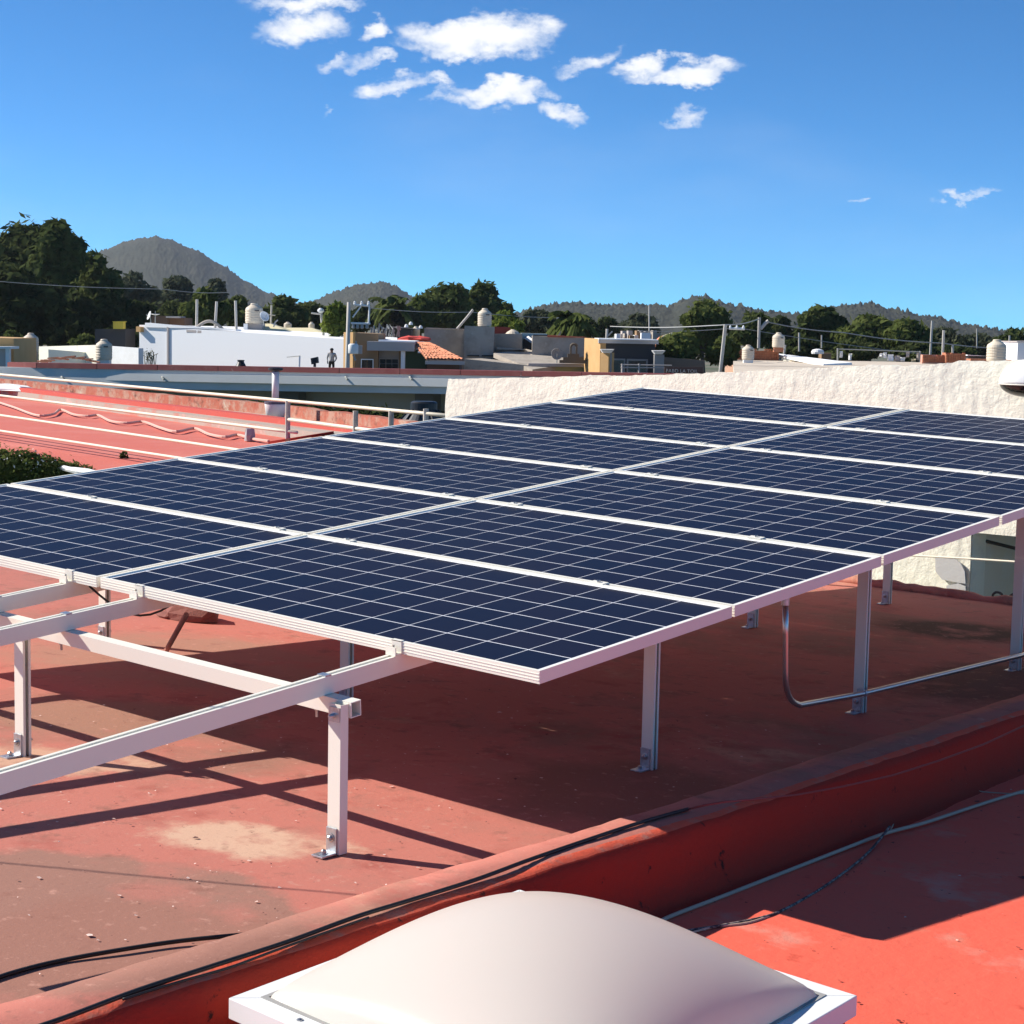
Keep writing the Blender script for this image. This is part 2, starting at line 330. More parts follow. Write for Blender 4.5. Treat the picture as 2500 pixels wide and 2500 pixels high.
for c in (0, 1):
    for r in range(6):
        jit = Matrix.Translation(Vector((random.uniform(-.003, .003), random.uniform(-.0015, .0015), random.uniform(-.0015, .0015))))
        mw = MT4 @ Matrix.Translation(Vector((c * (L + GAP), r * (S + GAP), 0))) @ jit
        p = empty('solar_panel', mat=mw)
        tag(p, 'solar panel, %s from the bare rail ends, column along %s' % (ORD[r], 'the red kerb' if c else 'the leafy wall'), 'solar panel', 'solar panels on the rails')
        for nm, me in (('frame', FRAME_ME), ('backsheet', BACK_ME), ('junction_box', BOX_ME)):
            o = bpy.data.objects.new(nm, me); COL.objects.link(o); o.parent = p
            if nm == 'junction_box': o.location = (L * .5, S * .5, 0)
        x0 = (L - 12 * CP) / 2 + CP / 2; y0 = (S - 6 * CP) / 2 + CP / 2
        for i in range(12):
            for j in range(6):
                o = bpy.data.objects.new('cell', CELL_ME); COL.objects.link(o); o.parent = p; o.location = (x0 + i * CP, y0 + j * CP, 0)

# rails, cross beams, posts
RAILX = [3.39, 2.19, 1.80, .60]; RH_, RW = .052, .036
RLAB = ['nearest the red kerb', 'second from the red kerb', 'third from the red kerb', 'farthest from the red kerb']
clamp_ends = MB(); q = .02
clamp_ends.box(-q, q, -.028, -.001, -HF, -HF + .005); clamp_ends.box(-q, q, -.004, -.001, -HF + .005, .003); clamp_ends.box(-q, q, -.004, .009, .0005, .004); clamp_ends.box(-q, q, -.03, -.026, -HF, -.012)
CE = clamp_ends.mesh('end_clamp', M_alu)
CM = MB().box(-.03, .03, -.0175, .0175, .0006, .004).box(-.03, .03, -.006, .006, -HF, .0006).mesh('mid_clamp', M_alu)
BO = MB().lathe((0, 0, .004), [(.0075, 0), (.0075, .006), (.004, .0065), (.0038, .003)], 8).mesh('bolt', M_bolt)
BE = MB().lathe((0, -.016, -HF + .005), [(.007, 0), (.007, .006)], 8).tube([(0, -.016, -HF), (0, -.016, -.008)], .0035, 6).mesh('bolt', M_bolt)
for i, x in enumerate(RAILX):
    t = tag(empty('mounting_rail', mat=MT4 @ Matrix.Translation(Vector((x, 0, 0)))), 'aluminium rail carrying the panels, the one ' + RLAB[i], 'rail', 'rails under the panels')
    z1 = -HF - .001; b = MB(); w = RW / 2
    b.box(-w, w, -1.75, 6.13, z1 - RH_, z1 - .004)
    b.box(-w, -w + .011, -1.75, 6.13, z1 - .004, z1); b.box(w - .011, w, -1.75, 6.13, z1 - .004, z1)
    o = b.build('extrusion', M_alu); o.parent = t
    def part(nm, me, y, sub=None, flip=False):
        o = bpy.data.objects.new(nm, me); COL.objects.link(o); o.parent = t; o.location = (0, y, 0)
        if flip: o.rotation_euler = (0, 0, math.pi)
        if sub: k = bpy.data.objects.new('bolt', sub); COL.objects.link(k); k.parent = o
    part('end_clamp', CE, 0, BE); part('end_clamp', CE, 6 * S + 5 * GAP, BE, True)
    for r in range(1, 6): part('mid_clamp', CM, r * (S + GAP) - GAP / 2, BO)
    for yb in (-.305,):
        part('rail_splice', MB().box(-.017, .017, yb - .012, yb + .012, z1 - .003, z1 + .004).mesh('rail_splice', M_zinc), 0)
BEAMY = [-.305, 1.235, 2.765, 4.335, 5.87]; ZB = -HF - .001 - RH_ - .001; HB = .046
BLAB = ['in front of the panels, bare and sunlit', 'second from the bare rail ends', 'third from the bare rail ends', 'fourth from the bare rail ends', 'at the far end by the cream wall']
for i, y in enumerate(BEAMY):
    t = tag(empty('cross_beam', mat=MT4 @ Matrix.Translation(Vector((0, y, ZB)))), 'white aluminium cross beam ' + BLAB[i], 'beam', 'cross beams under the rails')
    b = MB(); xa, xb = .3, 3.515; tk = .003
    b.box(xa, xb, -.02, -.02 + tk, -HB, 0); b.box(xa, xb, .02 - tk, .02, -HB, 0); b.box(xa, xb, -.02 + tk, .02 - tk, -tk, -.0004); b.box(xa, xb, -.02 + tk, .02 - tk, -HB + .0004, -HB + tk)
    b.build('box_profile', M_alu).parent = t
    for x in RAILX:
        k = MB().lathe((x - .03, -.004, -HB), [(.008, 0), (.008, -.007)], 6).tube([(x - .03, -.004, -HB), (x - .03, -.004, -HB - .028)], .004, 6).build('rail_bolt', M_bolt); k.parent = t
POSTX = [3.482, 1.995, .44]
XLAB = ['beside the red kerb', 'in the middle line', 'on the leafy wall side']
YLAB = ['front sunlit', 'second row', 'third row', 'fourth row', 'last row']
def post(ix, iy):
    x, yb = POSTX[ix], BEAMY[iy]; top = PW(x, yb - .036, ZB - .004); zb = roofz(top.x, top.y); X, Y = top.x, top.y
    t = thing('mounting_post', (X, Y, zb), 'slotted aluminium post %s, %s under the panels' % (XLAB[ix], YLAB[iy]), 'post', 'posts under the solar array')
    b = MB(); hx, hy, k = .024, .0155, .003
    b.box(X - hx, X + hx, Y - hy, Y - hy + k, zb, top.z); b.box(X - hx, X + hx, Y + hy - k, Y + hy, zb, top.z); b.box(X - hx, X - hx + k, Y - hy + k, Y + hy - k, zb, top.z - .001)
    if (ix, iy) == (0, 0): b.box(X + hx - k, X + hx, Y - hy + k, Y + hy - k, zb, top.z - .001)
    else:
        b.box(X + hx - k, X + hx, Y - hy + k, Y - hy + .009, zb, top.z - .001); b.box(X + hx - k, X + hx, Y + hy - .009, Y + hy - k, zb, top.z - .001)
    b.build('channel', M_alu, t)
    f = MB(); yf = Y - hy - .0005
    f.boxa((X - hx, yf - .005, zb + .001), (.04, 0, 0), (0, .005, 0), (0, 0, .075)); f.boxa((X - hx - .002, yf - .06, zb + .001), (.044, 0, 0), (0, .055, 0), (0, 0, .006)); o = f.build('foot_bracket', M_zinc, t, bevel=.001)
    MB().lathe((X - .004, yf - .005, zb + .047), [(.013, 0), (.013, .002), (.008, .0025), (.008, .008), (.004, .011)], 10, (0, -1, 0)).build('bolt', M_bolt, o)
    MB().lathe((X - .004, yf - .034, zb + .007), [(.012, 0), (.012, .002), (.008, .0025), (.008, .009), (.004, .013)], 10).build('bolt', M_bolt, o)
    MB().tube([(X - .004, Y + hy, zb + .047), (X - .004, Y + hy + .022, zb + .047)], .005, 8).build('through_bolt', M_bolt, t)
    c = MB(); c.lathe((X + .0, yf, top.z - .032), [(.012, 0), (.012, .003), (.007, .0035), (.007, .012), (.004, .022)], 10, (0, -1, 0)); c.box(X - .018, X + .022, yf - .003, yf, top.z - .05, top.z - .008)
    c.build('top_bracket', M_zinc, t)
    return t
for ix in range(3):
    for iy in range(5): post(ix, iy)

# bent conduit strapped to the posts of the kerb line
xc = 3.535; P0 = hit(1918, 1455, 0, xc); P1 = hit(1918, 1640, 0, xc); P2 = hit(1952, 1722, 0, xc); P3 = hit(2110, 1693, 0, xc); P4 = hit(2480, 1603, 0, xc)
path = [P0, P0.lerp(P1, .5), P1]
for i in range(1, 9):
    a = i / 9; path.append((P1.lerp(P1 + Vector((0, .0, -.13)), a)).lerp((P1 + Vector((0, 0, -.13))).lerp(P2 + (P2 - P3).normalized() * -.02, a), a))
path += [P2, P2.lerp(P3, .5), P3, P3.lerp(P4, .5), P4, P4 + (P4 - P3) * .9]
ct = thing('conduit', path[-1], 'bent galvanised conduit rising from post strap to the panel underside', 'pipe')
MB().tube(path, .0115, 12).build('tube', M_steel, ct, smooth=True)
MB().lathe(P0 + Vector((0, 0, -.035)), [(.016, 0), (.016, .03), (.013, .032), (.013, .05)], 12).build('connector', M_zinc, ct)
MB().tube([P3 - (P4 - P3).normalized() * .008, P3 + (P4 - P3).normalized() * .008], .0145, 12).box(P3.x - .03, P3.x, P3.y - .008, P3.y + .008, P3.z - .016, P3.z + .016).build('strap', M_zinc, ct)

# panel lead hanging between two rails
a, b_ = PW(1.87, .03, -.05), PW(2.16, .25, -.06)
MB().tube([a.lerp(b_, k / 10) + Vector((0, 0, -.10 * math.sin(math.pi * k / 10))) for k in range(11)], .004, 6).build('panel_lead', M_black, smooth=True)
tag(bpy.data.objects['panel_lead'], 'thin black lead sagging under the panels between two rails', 'cable')

# ------------------------------------------------------------------ cables on the roofs
def cable(name, pts, r, m, label, dz=0, plane='roof', sub=8):
    P = []
    for q in pts:
        u, v = q[0], q[1]; ex = q[2] if len(q) > 2 else 0
        P.append(hit_roof(u, v, {'roof': 0, 'kerb': .113, 'low': LOW}[plane] + dz + r + ex))
    out = []
    for i in range(len(P) - 1):
        p0, p1, p2, p3 = P[max(i - 1, 0)], P[i], P[i + 1], P[min(i + 2, len(P) - 1)]
        for k in range(sub):
            t = k / sub; out.append(.5 * ((2 * p1) + (p2 - p0) * t + (2 * p0 - 5 * p1 + 4 * p2 - p3) * t * t + (-p0 + 3 * p1 - 3 * p2 + p3) * t ** 3))
    out.append(P[-1])
    return tag(MB().tube(out, r, 6).build(name, m, smooth=True), label, 'cable')
cable('roof_cable', [(-260, 2470), (-60, 2405), (40, 2372), (150, 2345), (300, 2318, .004), (450, 2296, .006), (615, 2280, .012)], .0055, M_black, 'black cable lying loose on the pink roof, ending in the open')
cable('roof_cable', [(-200, 2560), (0, 2483), (140, 2446), (290, 2398), (433, 2340)], .0055, M_black, 'black cable on the pink roof tucked along the kerb foot', dz=.01)
cable('kerb_cable', [(-160, 2585), (120, 2498), (330, 2420), (520, 2358), (700, 2300), (870, 2238), (1000, 2198), (1160, 2148), (1290, 2100), (1400, 2062), (1510, 2025), (1600, 1997), (1680, 1975)], .0055, M_black, 'black cable running along the top of the roof kerb', plane='kerb')
cable('kerb_cable', [(300, 2440), (420, 2402), (560, 2362), (660, 2325), (780, 2282), (900, 2240)], .003, M_black, 'thinner second black cable beside the main one on the kerb top', plane='kerb')
P = [hit_roof(1680, 1975, .119)]
for (u, v, x) in ((1720, 1966, 4.19), (1770, 1957, 4.222), (1850, 1951, 4.226), (1950, 1940, 4.232), (2060, 1920, 4.245), (2180, 1893, 4.262), (2290, 1858, 4.27), (2400, 1818, 4.27), (2500, 1772, 4.27), (2560, 1740, 4.27)):
    p = hit(u, v, 0, x); p.z = max(p.z, roofz(x, p.y) - .078); P.append(p)
out = []
for i in range(len(P) - 1):
    for k in range(6): out.append(P[i].lerp(P[i + 1], k / 6))
tag(MB().tube(out + [P[-1]], .0035, 6).build('wall_cable', M_brownc, smooth=True), 'thin red painted cable slanting down the kerb side to the lower roof', 'cable')
cable('grey_hose', [(1560, 2290), (1605, 2255), (1640, 2236), (1760, 2190), (1880, 2143), (1990, 2100), (2080, 2065), (2160, 2035), (2260, 2008), (2360, 1975), (2470, 1940), (2560, 1916)], .0062, M_greyc, 'pale grey hose lying across the shaded red roof', plane='low')
cable('frayed_cord', [(1610, 2285), (1680, 2272), (1760, 2260), (1860, 2240), (1915, 2220), (2000, 2172), (2080, 2115), (2130, 2070), (2172, 2018, .03)], .0042, mat('frayed_cord', (.30, .24, .21), .8, var=[((.06, .04, .04), 60, (.45, .55))]), 'frayed dark cord crossing under the grey hose', plane='low')
cable('frayed_cord', [(1660, 2285), (1740, 2264), (1830, 2252), (1905, 2226)], .0032, M_greyc, 'short pale cord lying beside the frayed dark cord', plane='low')
cable('thin_wire', [(2172, 2030), (2200, 1985), (2250, 1945), (2320, 1922), (2400, 1933), (2490, 1938), (2540, 1930)], .0024, M_greyc, 'thin wire looping from the hose on the red roof', plane='low')
# overhead line above the roof that leaves a thin shadow on it
A = hit_roof(0, 2108); B = hit_roof(870, 2183); tt = 2.1
MB().tube([A - LD * tt + (A - B) * 2.2, A - LD * tt, B - LD * tt, B - LD * tt + (B - A) * .4], .004, 6).build('overhead_wire', M_black)
tag(bpy.data.objects['overhead_wire'], 'thin black line stretched over the pink roof, throwing a thin shadow', 'cable')
# rubble and stick under the array
rb = thing('rubble_block', hit_roof(455, 1512), 'broken red brick lump lying under the panels', 'rubble')
def lump(o, s, seed, m, nm, parent):
    rnd = random.Random(seed); b = MB(); b.lathe((0, 0, 0), [(.3, 0), (.95, .05), (1, .4), (.8, .8), (.3, 1)], 9)
    b.v = [(o[0] + x * s[0] * rnd.uniform(.8, 1.2), o[1] + y * s[1] * rnd.uniform(.8, 1.2), o[2] + z * s[2] * rnd.uniform(.85, 1.15)) for x, y, z in b.v]
    return b.build(nm, m, parent)
mat('dull_red_brick', (.22, .075, .055), .9, bump=.01, bscale=20)
lump(hit_roof(470, 1512), (.16, .10, .09), 2, MATS['dull_red_brick'], 'brick_lump', rb); lump(hit_roof(420, 1508), (.09, .06, .03), 3, MATS['dull_red_brick'], 'brick_lump', rb)
s0 = hit_roof(405, 1590, .01); s1 = hit_roof(455, 1500, .22)
tag(MB().tube([s0, s1], .012, 7).build('leaning_stick', M_roof), 'red painted stick leaning on the rubble under the panels', 'stick')

# ------------------------------------------------------------------ skylight
zs = -.55; a = hit(558, 2436, 2, zs); b0 = hit(1268, 2171, 2, zs); c0 = hit(2093, 2430, 2, zs)
U = a - b0; V = c0 - b0; O = b0
sk = thing('skylight', (O.x + (U.x + V.x) / 2, O.y + (U.y + V.y) / 2, lo_z(4.7, -.9)), 'milky white domed skylight with white frame on the lower red roof', 'skylight')
def sp(s, t, z): return O + U * s + V * t + Vector((0, 0, z))
def ring(b, i0, i1, z0, z1):
    for (p, q) in (((i0, i0), (1 - i0, i0)), ((1 - i0, i0), (1 - i0, 1 - i0)), ((1 - i0, 1 - i0), (i0, 1 - i0)), ((i0, 1 - i0), (i0, i0))):
        def inn(w): return tuple(i1 if abs(k - i0) < 1e-9 else 1 - i1 for k in w)
        P = [sp(*p, z1), sp(*q, z1), sp(*inn(q), z1), sp(*inn(p), z1)]
        b.prism([x.copy() for x in P], (0, 0, z0 - z1))
fb = MB(); ring(fb, 0, .052, -.045, 0); fb.build('frame', M_white, sk, fix=True, bevel=.002)
cbm = MB(); ring(cbm, .018, .06, -.30, -.047); cbm.build('kerb_upstand', M_lip, sk, fix=True)
ln = MB(); ring(ln, .0605, .066, -.28, -.006); ln.build('added_bounce_ring', M_white, sk, fix=True)  # unseen white ring, added to brighten the dome from inside
MB().prism([sp(.067, .067, -.25), sp(.933, .067, -.25), sp(.933, .933, -.25), sp(.067, .933, -.25)], (0, 0, -.004)).build('added_bounce_plate', M_white, sk, fix=True)  # unseen white plate, added to bounce light up into the dome
gk = MB(); ring(gk, .050, .062, -.02, .002); gk.build('gasket', mat('grey_sealant', (.35, .34, .32), .7), sk, fix=True)
db = MB(); n = 56
def dome(s):   # 0..1 profile: flange, steep shoulder, flat pillow
    w = 1 - abs(2 * s - 1); return min(1, max(0, (w - .0) / 1))
for j in range(n + 1):
    for i in range(n + 1):
        s = .056 + .888 * i / n; t = .056 + .888 * j / n
        X = 2 * i / n - 1; Y = 2 * j / n - 1
        lip = min(1, max(0, (1 - max(abs(X), abs(Y))) / .06)); lip = lip * lip * (3 - 2 * lip)
        h = .018 * lip + .165 * max(0, (1 - X * X)) ** .72 * max(0, (1 - Y * Y)) ** .72
        db.v.append(tuple(sp(s, t, -.004 + h)))
for j in range(n):
    for i in range(n):
        q = j * (n + 1) + i; db.face((q, q + 1, q + n + 2, q + n + 1))
db.build('dome', M_acryl, sk, smooth=True, fix=True)
for (s, t) in ((.03, .2), (.03, .8), (.97, .2), (.97, .8), (.5, .03), (.5, .97)):
    MB().lathe(sp(s, t, 0), [(.007, 0), (.007, .002), (.003, .004)], 8).build('screw', M_bolt, sk)

# ------------------------------------------------------------------ cream wall behind the array
YW = 7.3
wl = thing('stucco_wall', (0, YW, -4), 'cream stucco wall with rough relief behind the solar array', 'wall')
tops = [(1094, 926), (1120, 924), (1250, 922), (1400, 919), (1520, 917), (1650, 914), (1780, 908), (1900, 903), (2000, 898), (2090, 892), (2180, 893), (2290, 890), (2350, 881), (2368, 882), (2420, 882), (2500, 878), (2700, 872), (3000, 866)]
XR = hit(2368, 1380, 1, YW).x                     # right of here the wall's foot is recessed
def wbot(x): return -1.9 if x <= XR else hit(2420, 1304, 1, YW).z - .0
def wallmesh(tp, y, seedx):
    b = MB(); P = []
    for i in range(len(tp) - 1):
        for k in range(12):
            f = k / 12; P.append((tp[i][0] * (1 - f) + tp[i + 1][0] * f, tp[i][1] * (1 - f) + tp[i + 1][1] * f))
    P.append(tp[-1]); cols = []
    for (u, v) in P:
        p = hit(u, v, 1, y); cols.append((p.x, p.z + nz(p.x, seedx, 6, .012) + nz(p.x, seedx, 21, .008)))
    k0 = max(i for i, c in enumerate(cols) if c[0] <= XR); cols.insert(k0 + 1, (XR, cols[k0][1]))
    nzv = 30; ZC = wbot(99)
    for (x, zt) in cols:
        for k in range(nzv + 1):
            z = zt + (ZC - zt) * k / nzv; dx = -.05 * math.sin(k / nzv * 6) if x == cols[0][0] else 0
            b.v.append((x + dx * .6, y + nz(x, z, 3, .010) + nz(x * 1.3, z, 14, .004), z))
    for i in range(len(cols) - 1):
        for k in range(nzv):
            q = i * (nzv + 1) + k; b.face((q, q + nzv + 1, q + nzv + 2, q + 1))
    base = len(b.v); low_ = [c for c in cols if c[0] <= XR + 1e-6]
    for (x, zt) in low_:
        for k in range(31):
            z = ZC + (-1.9 - ZC) * k / 30; b.v.append((x, y + nz(x, z, 3, .010) + nz(x * 1.3, z, 14, .004), z))
    for i in range(len(low_) - 1):
        for k in range(30): q = base + i * 31 + k; b.face((q, q + 31, q + 32, q + 1))
    return b, cols
b, cols = wallmesh(tops, YW, 1); b.build('rough_face', M_stucco, wl, smooth=True)
core = MB()
for i in range(len(cols) - 1):
    (x0, z0), (x1, z1) = cols[i], cols[i + 1]; zb_ = -4 if x1 <= XR + 1e-6 else wbot(x1) + .002
    core.prism([(x0, YW + .02, zb_), (x1, YW + .02, zb_), (x1, YW + .02, z1 - .004), (x0, YW + .02, z0 - .004)], (0, .22, 0))
core.build('core', M_stucco, wl, fix=True)
pm = MB()  # thin grey plates over the cream face
def patch(uv):
    pm.prism([hit(u, v, 1, YW - .019) for u, v in uv], (0, .012, 0))
patch([(2283, 1362), (2325, 1360), (2345, 1375), (2355, 1395), (2357, 1425), (2340, 1423), (2300, 1415), (2284, 1395)])
patch([(2310, 1430), (2340, 1424), (2357, 1432), (2358, 1452), (2312, 1449)])
pm.build('wall_patch', M_patch, wl, fix=True)
YB = 8.2
M_smw = mat('cream_smooth_wall', (.80, .74, .60), .85, 0, .1, var=[((.8, .77, .68), 6, (.5, .7))], bump=.004, bscale=25)
MB().box(XR - .25, XR - .006, YW + .243, YB + .25, -4, wbot(9) + .1).build('recess_side', M_smw, wl); MB().box(XR - .005, 6, YB, YB + .25, -4, .3).build('recess_back', M_smw, wl); MB().box(XR - .004, 6, YW + .2445, YB - .002, wbot(9) + .004, wbot(9) + .12).build('recess_soffit', M_smw, wl)
# dark slanting bar, line and hooks seen under the panels
tag(MB().tube([hit(2371, 1312, 1, YW + .2), hit(2500, 1344, 1, YW + .35), hit(2620, 1374, 1, YW + .5)], .012, 8).build('wall_bar', mat('dark_iron', (.05, .045, .04), .6)), 'thin dark bar slanting along the shaded set back wall', 'pipe')
tag(MB().tube([hit(2130, 1351, 1, 7.05), hit(2368, 1364, 1, 7.05), hit(2640, 1382, 1, 7.05)], .0065, 8).build('cream_line', mat('cream_line', (.85, .78, .62), .6)), 'cream line stretched in front of the stucco wall under the panels', 'line')
for (u0, u1, vb, hl) in ((2423, 2448, 1463, 'dark iron hook standing clear at the far roof end'), (2464, 2488, 1468, 'dark iron hook half hidden behind a post at the far roof end')):
    p0, p1 = hit_roof(u0, vb + 2), hit_roof(u1, vb + 6); pts = [p0 - Vector((0, 0, .03))]
    for k in range(9):
        w = math.pi * k / 8; pts.append(p0.lerp(p1, (1 - math.cos(w)) / 2) + Vector((0, 0, .025 + .03 * math.sin(w))))
    pts.append(p1 - Vector((0, 0, .0)))
    tag(MB().tube(pts, .008, 8).build('iron_hook', MATS['dark_iron'], smooth=True), hl, 'hook', 'iron hooks at the roof end')
# wall lamp at the end of the set back wall
lc = hit(2508, 938, 1, YW - .12); lt = thing('wall_lamp', lc, 'white oval wall lamp with dark glass on the cream wall', 'lamp')
def ell(c, rx, ry, rz, zmin, zmax, nm, m):
    b = MB(); st = 14; sg = 28; rg = []
    for j in range(st + 1):
        ph = zmin + (zmax - zmin) * j / st; r0 = len(b.v); rg.append(r0)
        for k in range(sg):
            w = 6.28318 * k / sg; b.v.append((c.x + rx * math.cos(ph) * math.cos(w), c.y + ry * math.cos(ph) * math.sin(w), c.z + rz * math.sin(ph)))
    for j in range(st):
        for k in range(sg): b.face((rg[j] + k, rg[j] + (k + 1) % sg, rg[j + 1] + (k + 1) % sg, rg[j + 1] + k))
    b.face([rg[0] + k for k in reversed(range(sg))]); b.face([rg[-1] + k for k in range(sg)])
    return b.build(nm, m, lt, smooth=True)
ell(lc, .19, .11, .16, 0, 1.5, 'hood', M_white); ell(lc, .185, .105, .085, -1.5, -.03, 'glass', M_glass)
ell(lc + Vector((0, 0, -.004)), .195, .115, .012, -1, 1, 'rim', M_alu)

# ------------------------------------------------------------------ neighbouring red roof, railing, patio building
ZN = -1.1
def npl(u, v, z=ZN): return hit(u, v, 2, z)
DN = (npl(0, 1052 + 10) - npl(420, 1116 + 10)).normalized()
nr = MB()
near = lambda u: 1114 + .18 * u
far = lambda u: 948 + .143 * u
us = [-500 + 50 * i for i in range(27)]
for i in range(len(us) - 1):
    for k in range(10):
        def q(u, f): return npl(u, near(u) * (1 - f) + far(u) * f)
        nr.quad(q(us[i], k / 10), q(us[i + 1], k / 10), q(us[i + 1], (k + 1) / 10), q(us[i], (k + 1) / 10))
tag(nr.build('neighbour_roof', mat('salmon_roof_paint', (.60, .135, .09), .8, var=[((.64, .19, .14), .5, (.45, .65)), ((.50, .10, .07), 1.3, (.6, .78)), ((.62, .24, .18), 3, (.66, .8))], bump=.006, bscale=8)), kind='structure')
bd = MB(); bd.prism([npl(-500, near(-500) + 2, ZN - .25), npl(800, near(800) + 2, ZN - .25), npl(800, far(800), ZN - .25), npl(-500, far(-500), ZN - .25)], (0, 0, -2.6)); tag(bd.build('neighbour_house', M_stucco, fix=True), 'house body under the salmon red neighbouring roof', 'house')
# low red kerb at its far side, then a bare worn terrace and a peeling parapet
def strip(name, f0, z0, z1, w, m, label, cat, us_, wob=0, top=None):
    t = MB(); P = []
    for u in us_:
        p = npl(u, f0(u), z0); P.append(p)
    dirn = (P[0] - P[-1]).normalized(); nrm = Vector((-dirn.y, dirn.x, 0)); nrm = nrm if nrm.dot(FH) > 0 else -nrm
    for i in range(len(P) - 1):
        za = z1 + (nz(i, z0, 1.7, wob) if wob else 0); zb2 = z1 + (nz(i + 1, z0, 1.7, wob) if wob else 0)
        A, B = P[i], P[i + 1]
        t.quad((A.x, A.y, z0), (B.x, B.y, z0), (B.x, B.y, zb2), (A.x, A.y, za))
        t.quad((A.x, A.y, za), (B.x, B.y, zb2), (B.x + nrm.x * w, B.y + nrm.y * w, zb2), (A.x + nrm.x * w, A.y + nrm.y * w, za))
        t.quad((A.x + nrm.x * w, A.y + nrm.y * w, za), (B.x + nrm.x * w, B.y + nrm.y * w, zb2), (B.x + nrm.x * w, B.y + nrm.y * w, z0 - 1), (A.x + nrm.x * w, A.y + nrm.y * w, z0 - 1))
    return tag(t.build(name, m), label, cat)
us2 = [-300 + 40 * i for i in range(36)]
strip('red_kerb', lambda u: 967 + .134 * u, ZN, ZN + .27, .25, mat('strong_red_kerb', (.55, .075, .05), .75, var=[((.6, .2, .15), 2, (.6, .8))]), 'strong red low kerb at the far side of the salmon roof', 'kerb', us2)
te = MB(); te.prism([npl(-400, 950 - .134 * 400, ZN + .17), npl(1000, 952 + .134 * 1000, ZN + .17), npl(1010, 925 + .115 * 1010, ZN + .17), npl(-400, 925 - .105 * 400, ZN + .17)], (0, 0, -.2))
tag(te.build('worn_terrace', mat('bare_cement', (.42, .36, .30), .9, var=[((.5, .22, .17), 1.1, (.5, .62)), ((.6, .42, .36), 2.4, (.58, .7))], bump=.01, bscale=6), fix=True), kind='structure')
M_peel = mat('peeling_parapet_paint', (.46, .15, .10), .85, 0, .1, var=[((.48, .27, .20), 2.6, (.46, .58)), ((.52, .42, .32), 1.3, (.57, .66)), ((.18, .085, .065), 4, (.56, .68)), ((.40, .11, .07), 9, (.55, .7))], bump=.03, bscale=5)
strip('peeling_parapet', lambda u: 944 + .104 * u + max(0, u - 700) * .035, ZN + .17, ZN + .17 + .20, .22, M_peel, 'low parapet with peeling salmon paint behind the worn terrace', 'parapet', us2, wob=.035)
# white coping of the near side
ws = MB(); pts = []
for i in range(50):
    u = -400 + 22 * i; pts.append(npl(u, near(u) + 1 + 3 * nz(u, 0, .02, 1), ZN + .02))
ws.tube(pts, [.04 + nz(i, 3, .9, .018) for i in range(50)], 8); tag(ws.build('white_coping', M_white), 'rough white coping along the leafy near side of the salmon roof', 'coping')

# pipe railing
def railing():
    t = thing('pipe_railing', npl(0, 1060), 'cream pipe railing with four rails over the salmon roof', 'railing')
    M_cr = mat('cream_pipe', (.80, .70, .52), .5)
    D0 = 28.0
    def on(u):      # distance along the railing line, which runs in direction DN
        p = wp(0, 915, D0); r = ray(u, 915); # intersect in plan
        det = r.x * -DN.y - r.y * -DN.x; dx, dy = p.x - CAM.x, p.y - CAM.y
        k = (dx * -DN.y - dy * -DN.x) / det; q = CAM + r * k; return (q - CAM).dot(FH)
    rails = [((-350, 915 - .093 * 350), (1110, 1016)), ((-350, 968 - .131 * 350), (725, 1056)), ((-350, 1014 - .146 * 350), (640, 1107)), ((-350, 1052 - .152 * 350), (640, 1149))]
    for (p, q) in rails:
        n = 14; pts = []
        for i in range(n + 1):
            u = p[0] + (q[0] - p[0]) * i / n; v = p[1] + (q[1] - p[1]) * i / n; pts.append(wp(u, v, on(u)))
        MB().tube(pts, .020, 8).build('rail', M_cr, t, smooth=True)
    pts = [wp(u, 1024 + (u - 703) * .132, on(u)) for u in (703, 760, 820, 880, 940)]; MB().tube(pts, .022, 8).build('rail', M_cr, t)
    M_po = mat('weathered_post', (.33, .29, .25), .8, var=((.55, .5, .44)), vscale=9)
    for (u, v0, h) in ((703, 978, 1.2), (868, 1003, .9), (955, 1003, .9), (1040, 998, .8), (-180, 897, 1.3)):
        p = wp(u, v0, on(u)); MB().tube([p, p - Vector((0, 0, h))], .03, 8).build('railing_post', M_po, t)
    return on
ron = railing()
# crumpled pipe bundle lying by the kerb
pts = []
for (u, v) in ((-30, 966), (30, 985), (90, 1006), (130, 1003), (148, 992), (180, 1004), (215, 1008), (240, 1006), (270, 1020), (310, 1025), (350, 1022), (390, 1036), (430, 1046), (475, 1038), (510, 1052), (550, 1059), (580, 1054), (620, 1064), (660, 1070)):
    pts.append(npl(u, v + 8, ZN + .05))
sm = []
for i in range(len(pts) - 1):
    p0, p1, p2, p3 = pts[max(i - 1, 0)], pts[i], pts[i + 1], pts[min(i + 2, len(pts) - 1)]
    for k in range(6):
        t_ = k / 6; sm.append(.5 * ((2 * p1) + (p2 - p0) * t_ + (2 * p0 - 5 * p1 + 4 * p2 - p3) * t_ * t_ + (-p0 + 3 * p1 - 3 * p2 + p3) * t_ ** 3))
tag(MB().tube(sm, .025, 6).build('wavy_hose', mat('pink_hose', (.66, .40, .32), .7)), 'wavy pinkish hose lying on the salmon roof below the railing', 'hose')
tag(lump(npl(610, 1078, ZN + .0) , (.09, .09, .26), 5, mat('grey_cloth', (.4, .42, .43), .9), 'tap_cover', None), 'small grey wrapped tap standing on the salmon roof', 'tap')
wb = thing('maroon_tarp', npl(720, 1068), 'crimson folded tarp lying behind the panel edge', 'tarp')
tb = MB(); 
for i in range(9):
    for j in range(4):
        p = npl(655 + 20 * i, 1084 - 3.2 * i - 2 * j, ZN + .05 + .2 * j + .05 * math.sin(i * 1.7 + j)); tb.v.append(tuple(p))
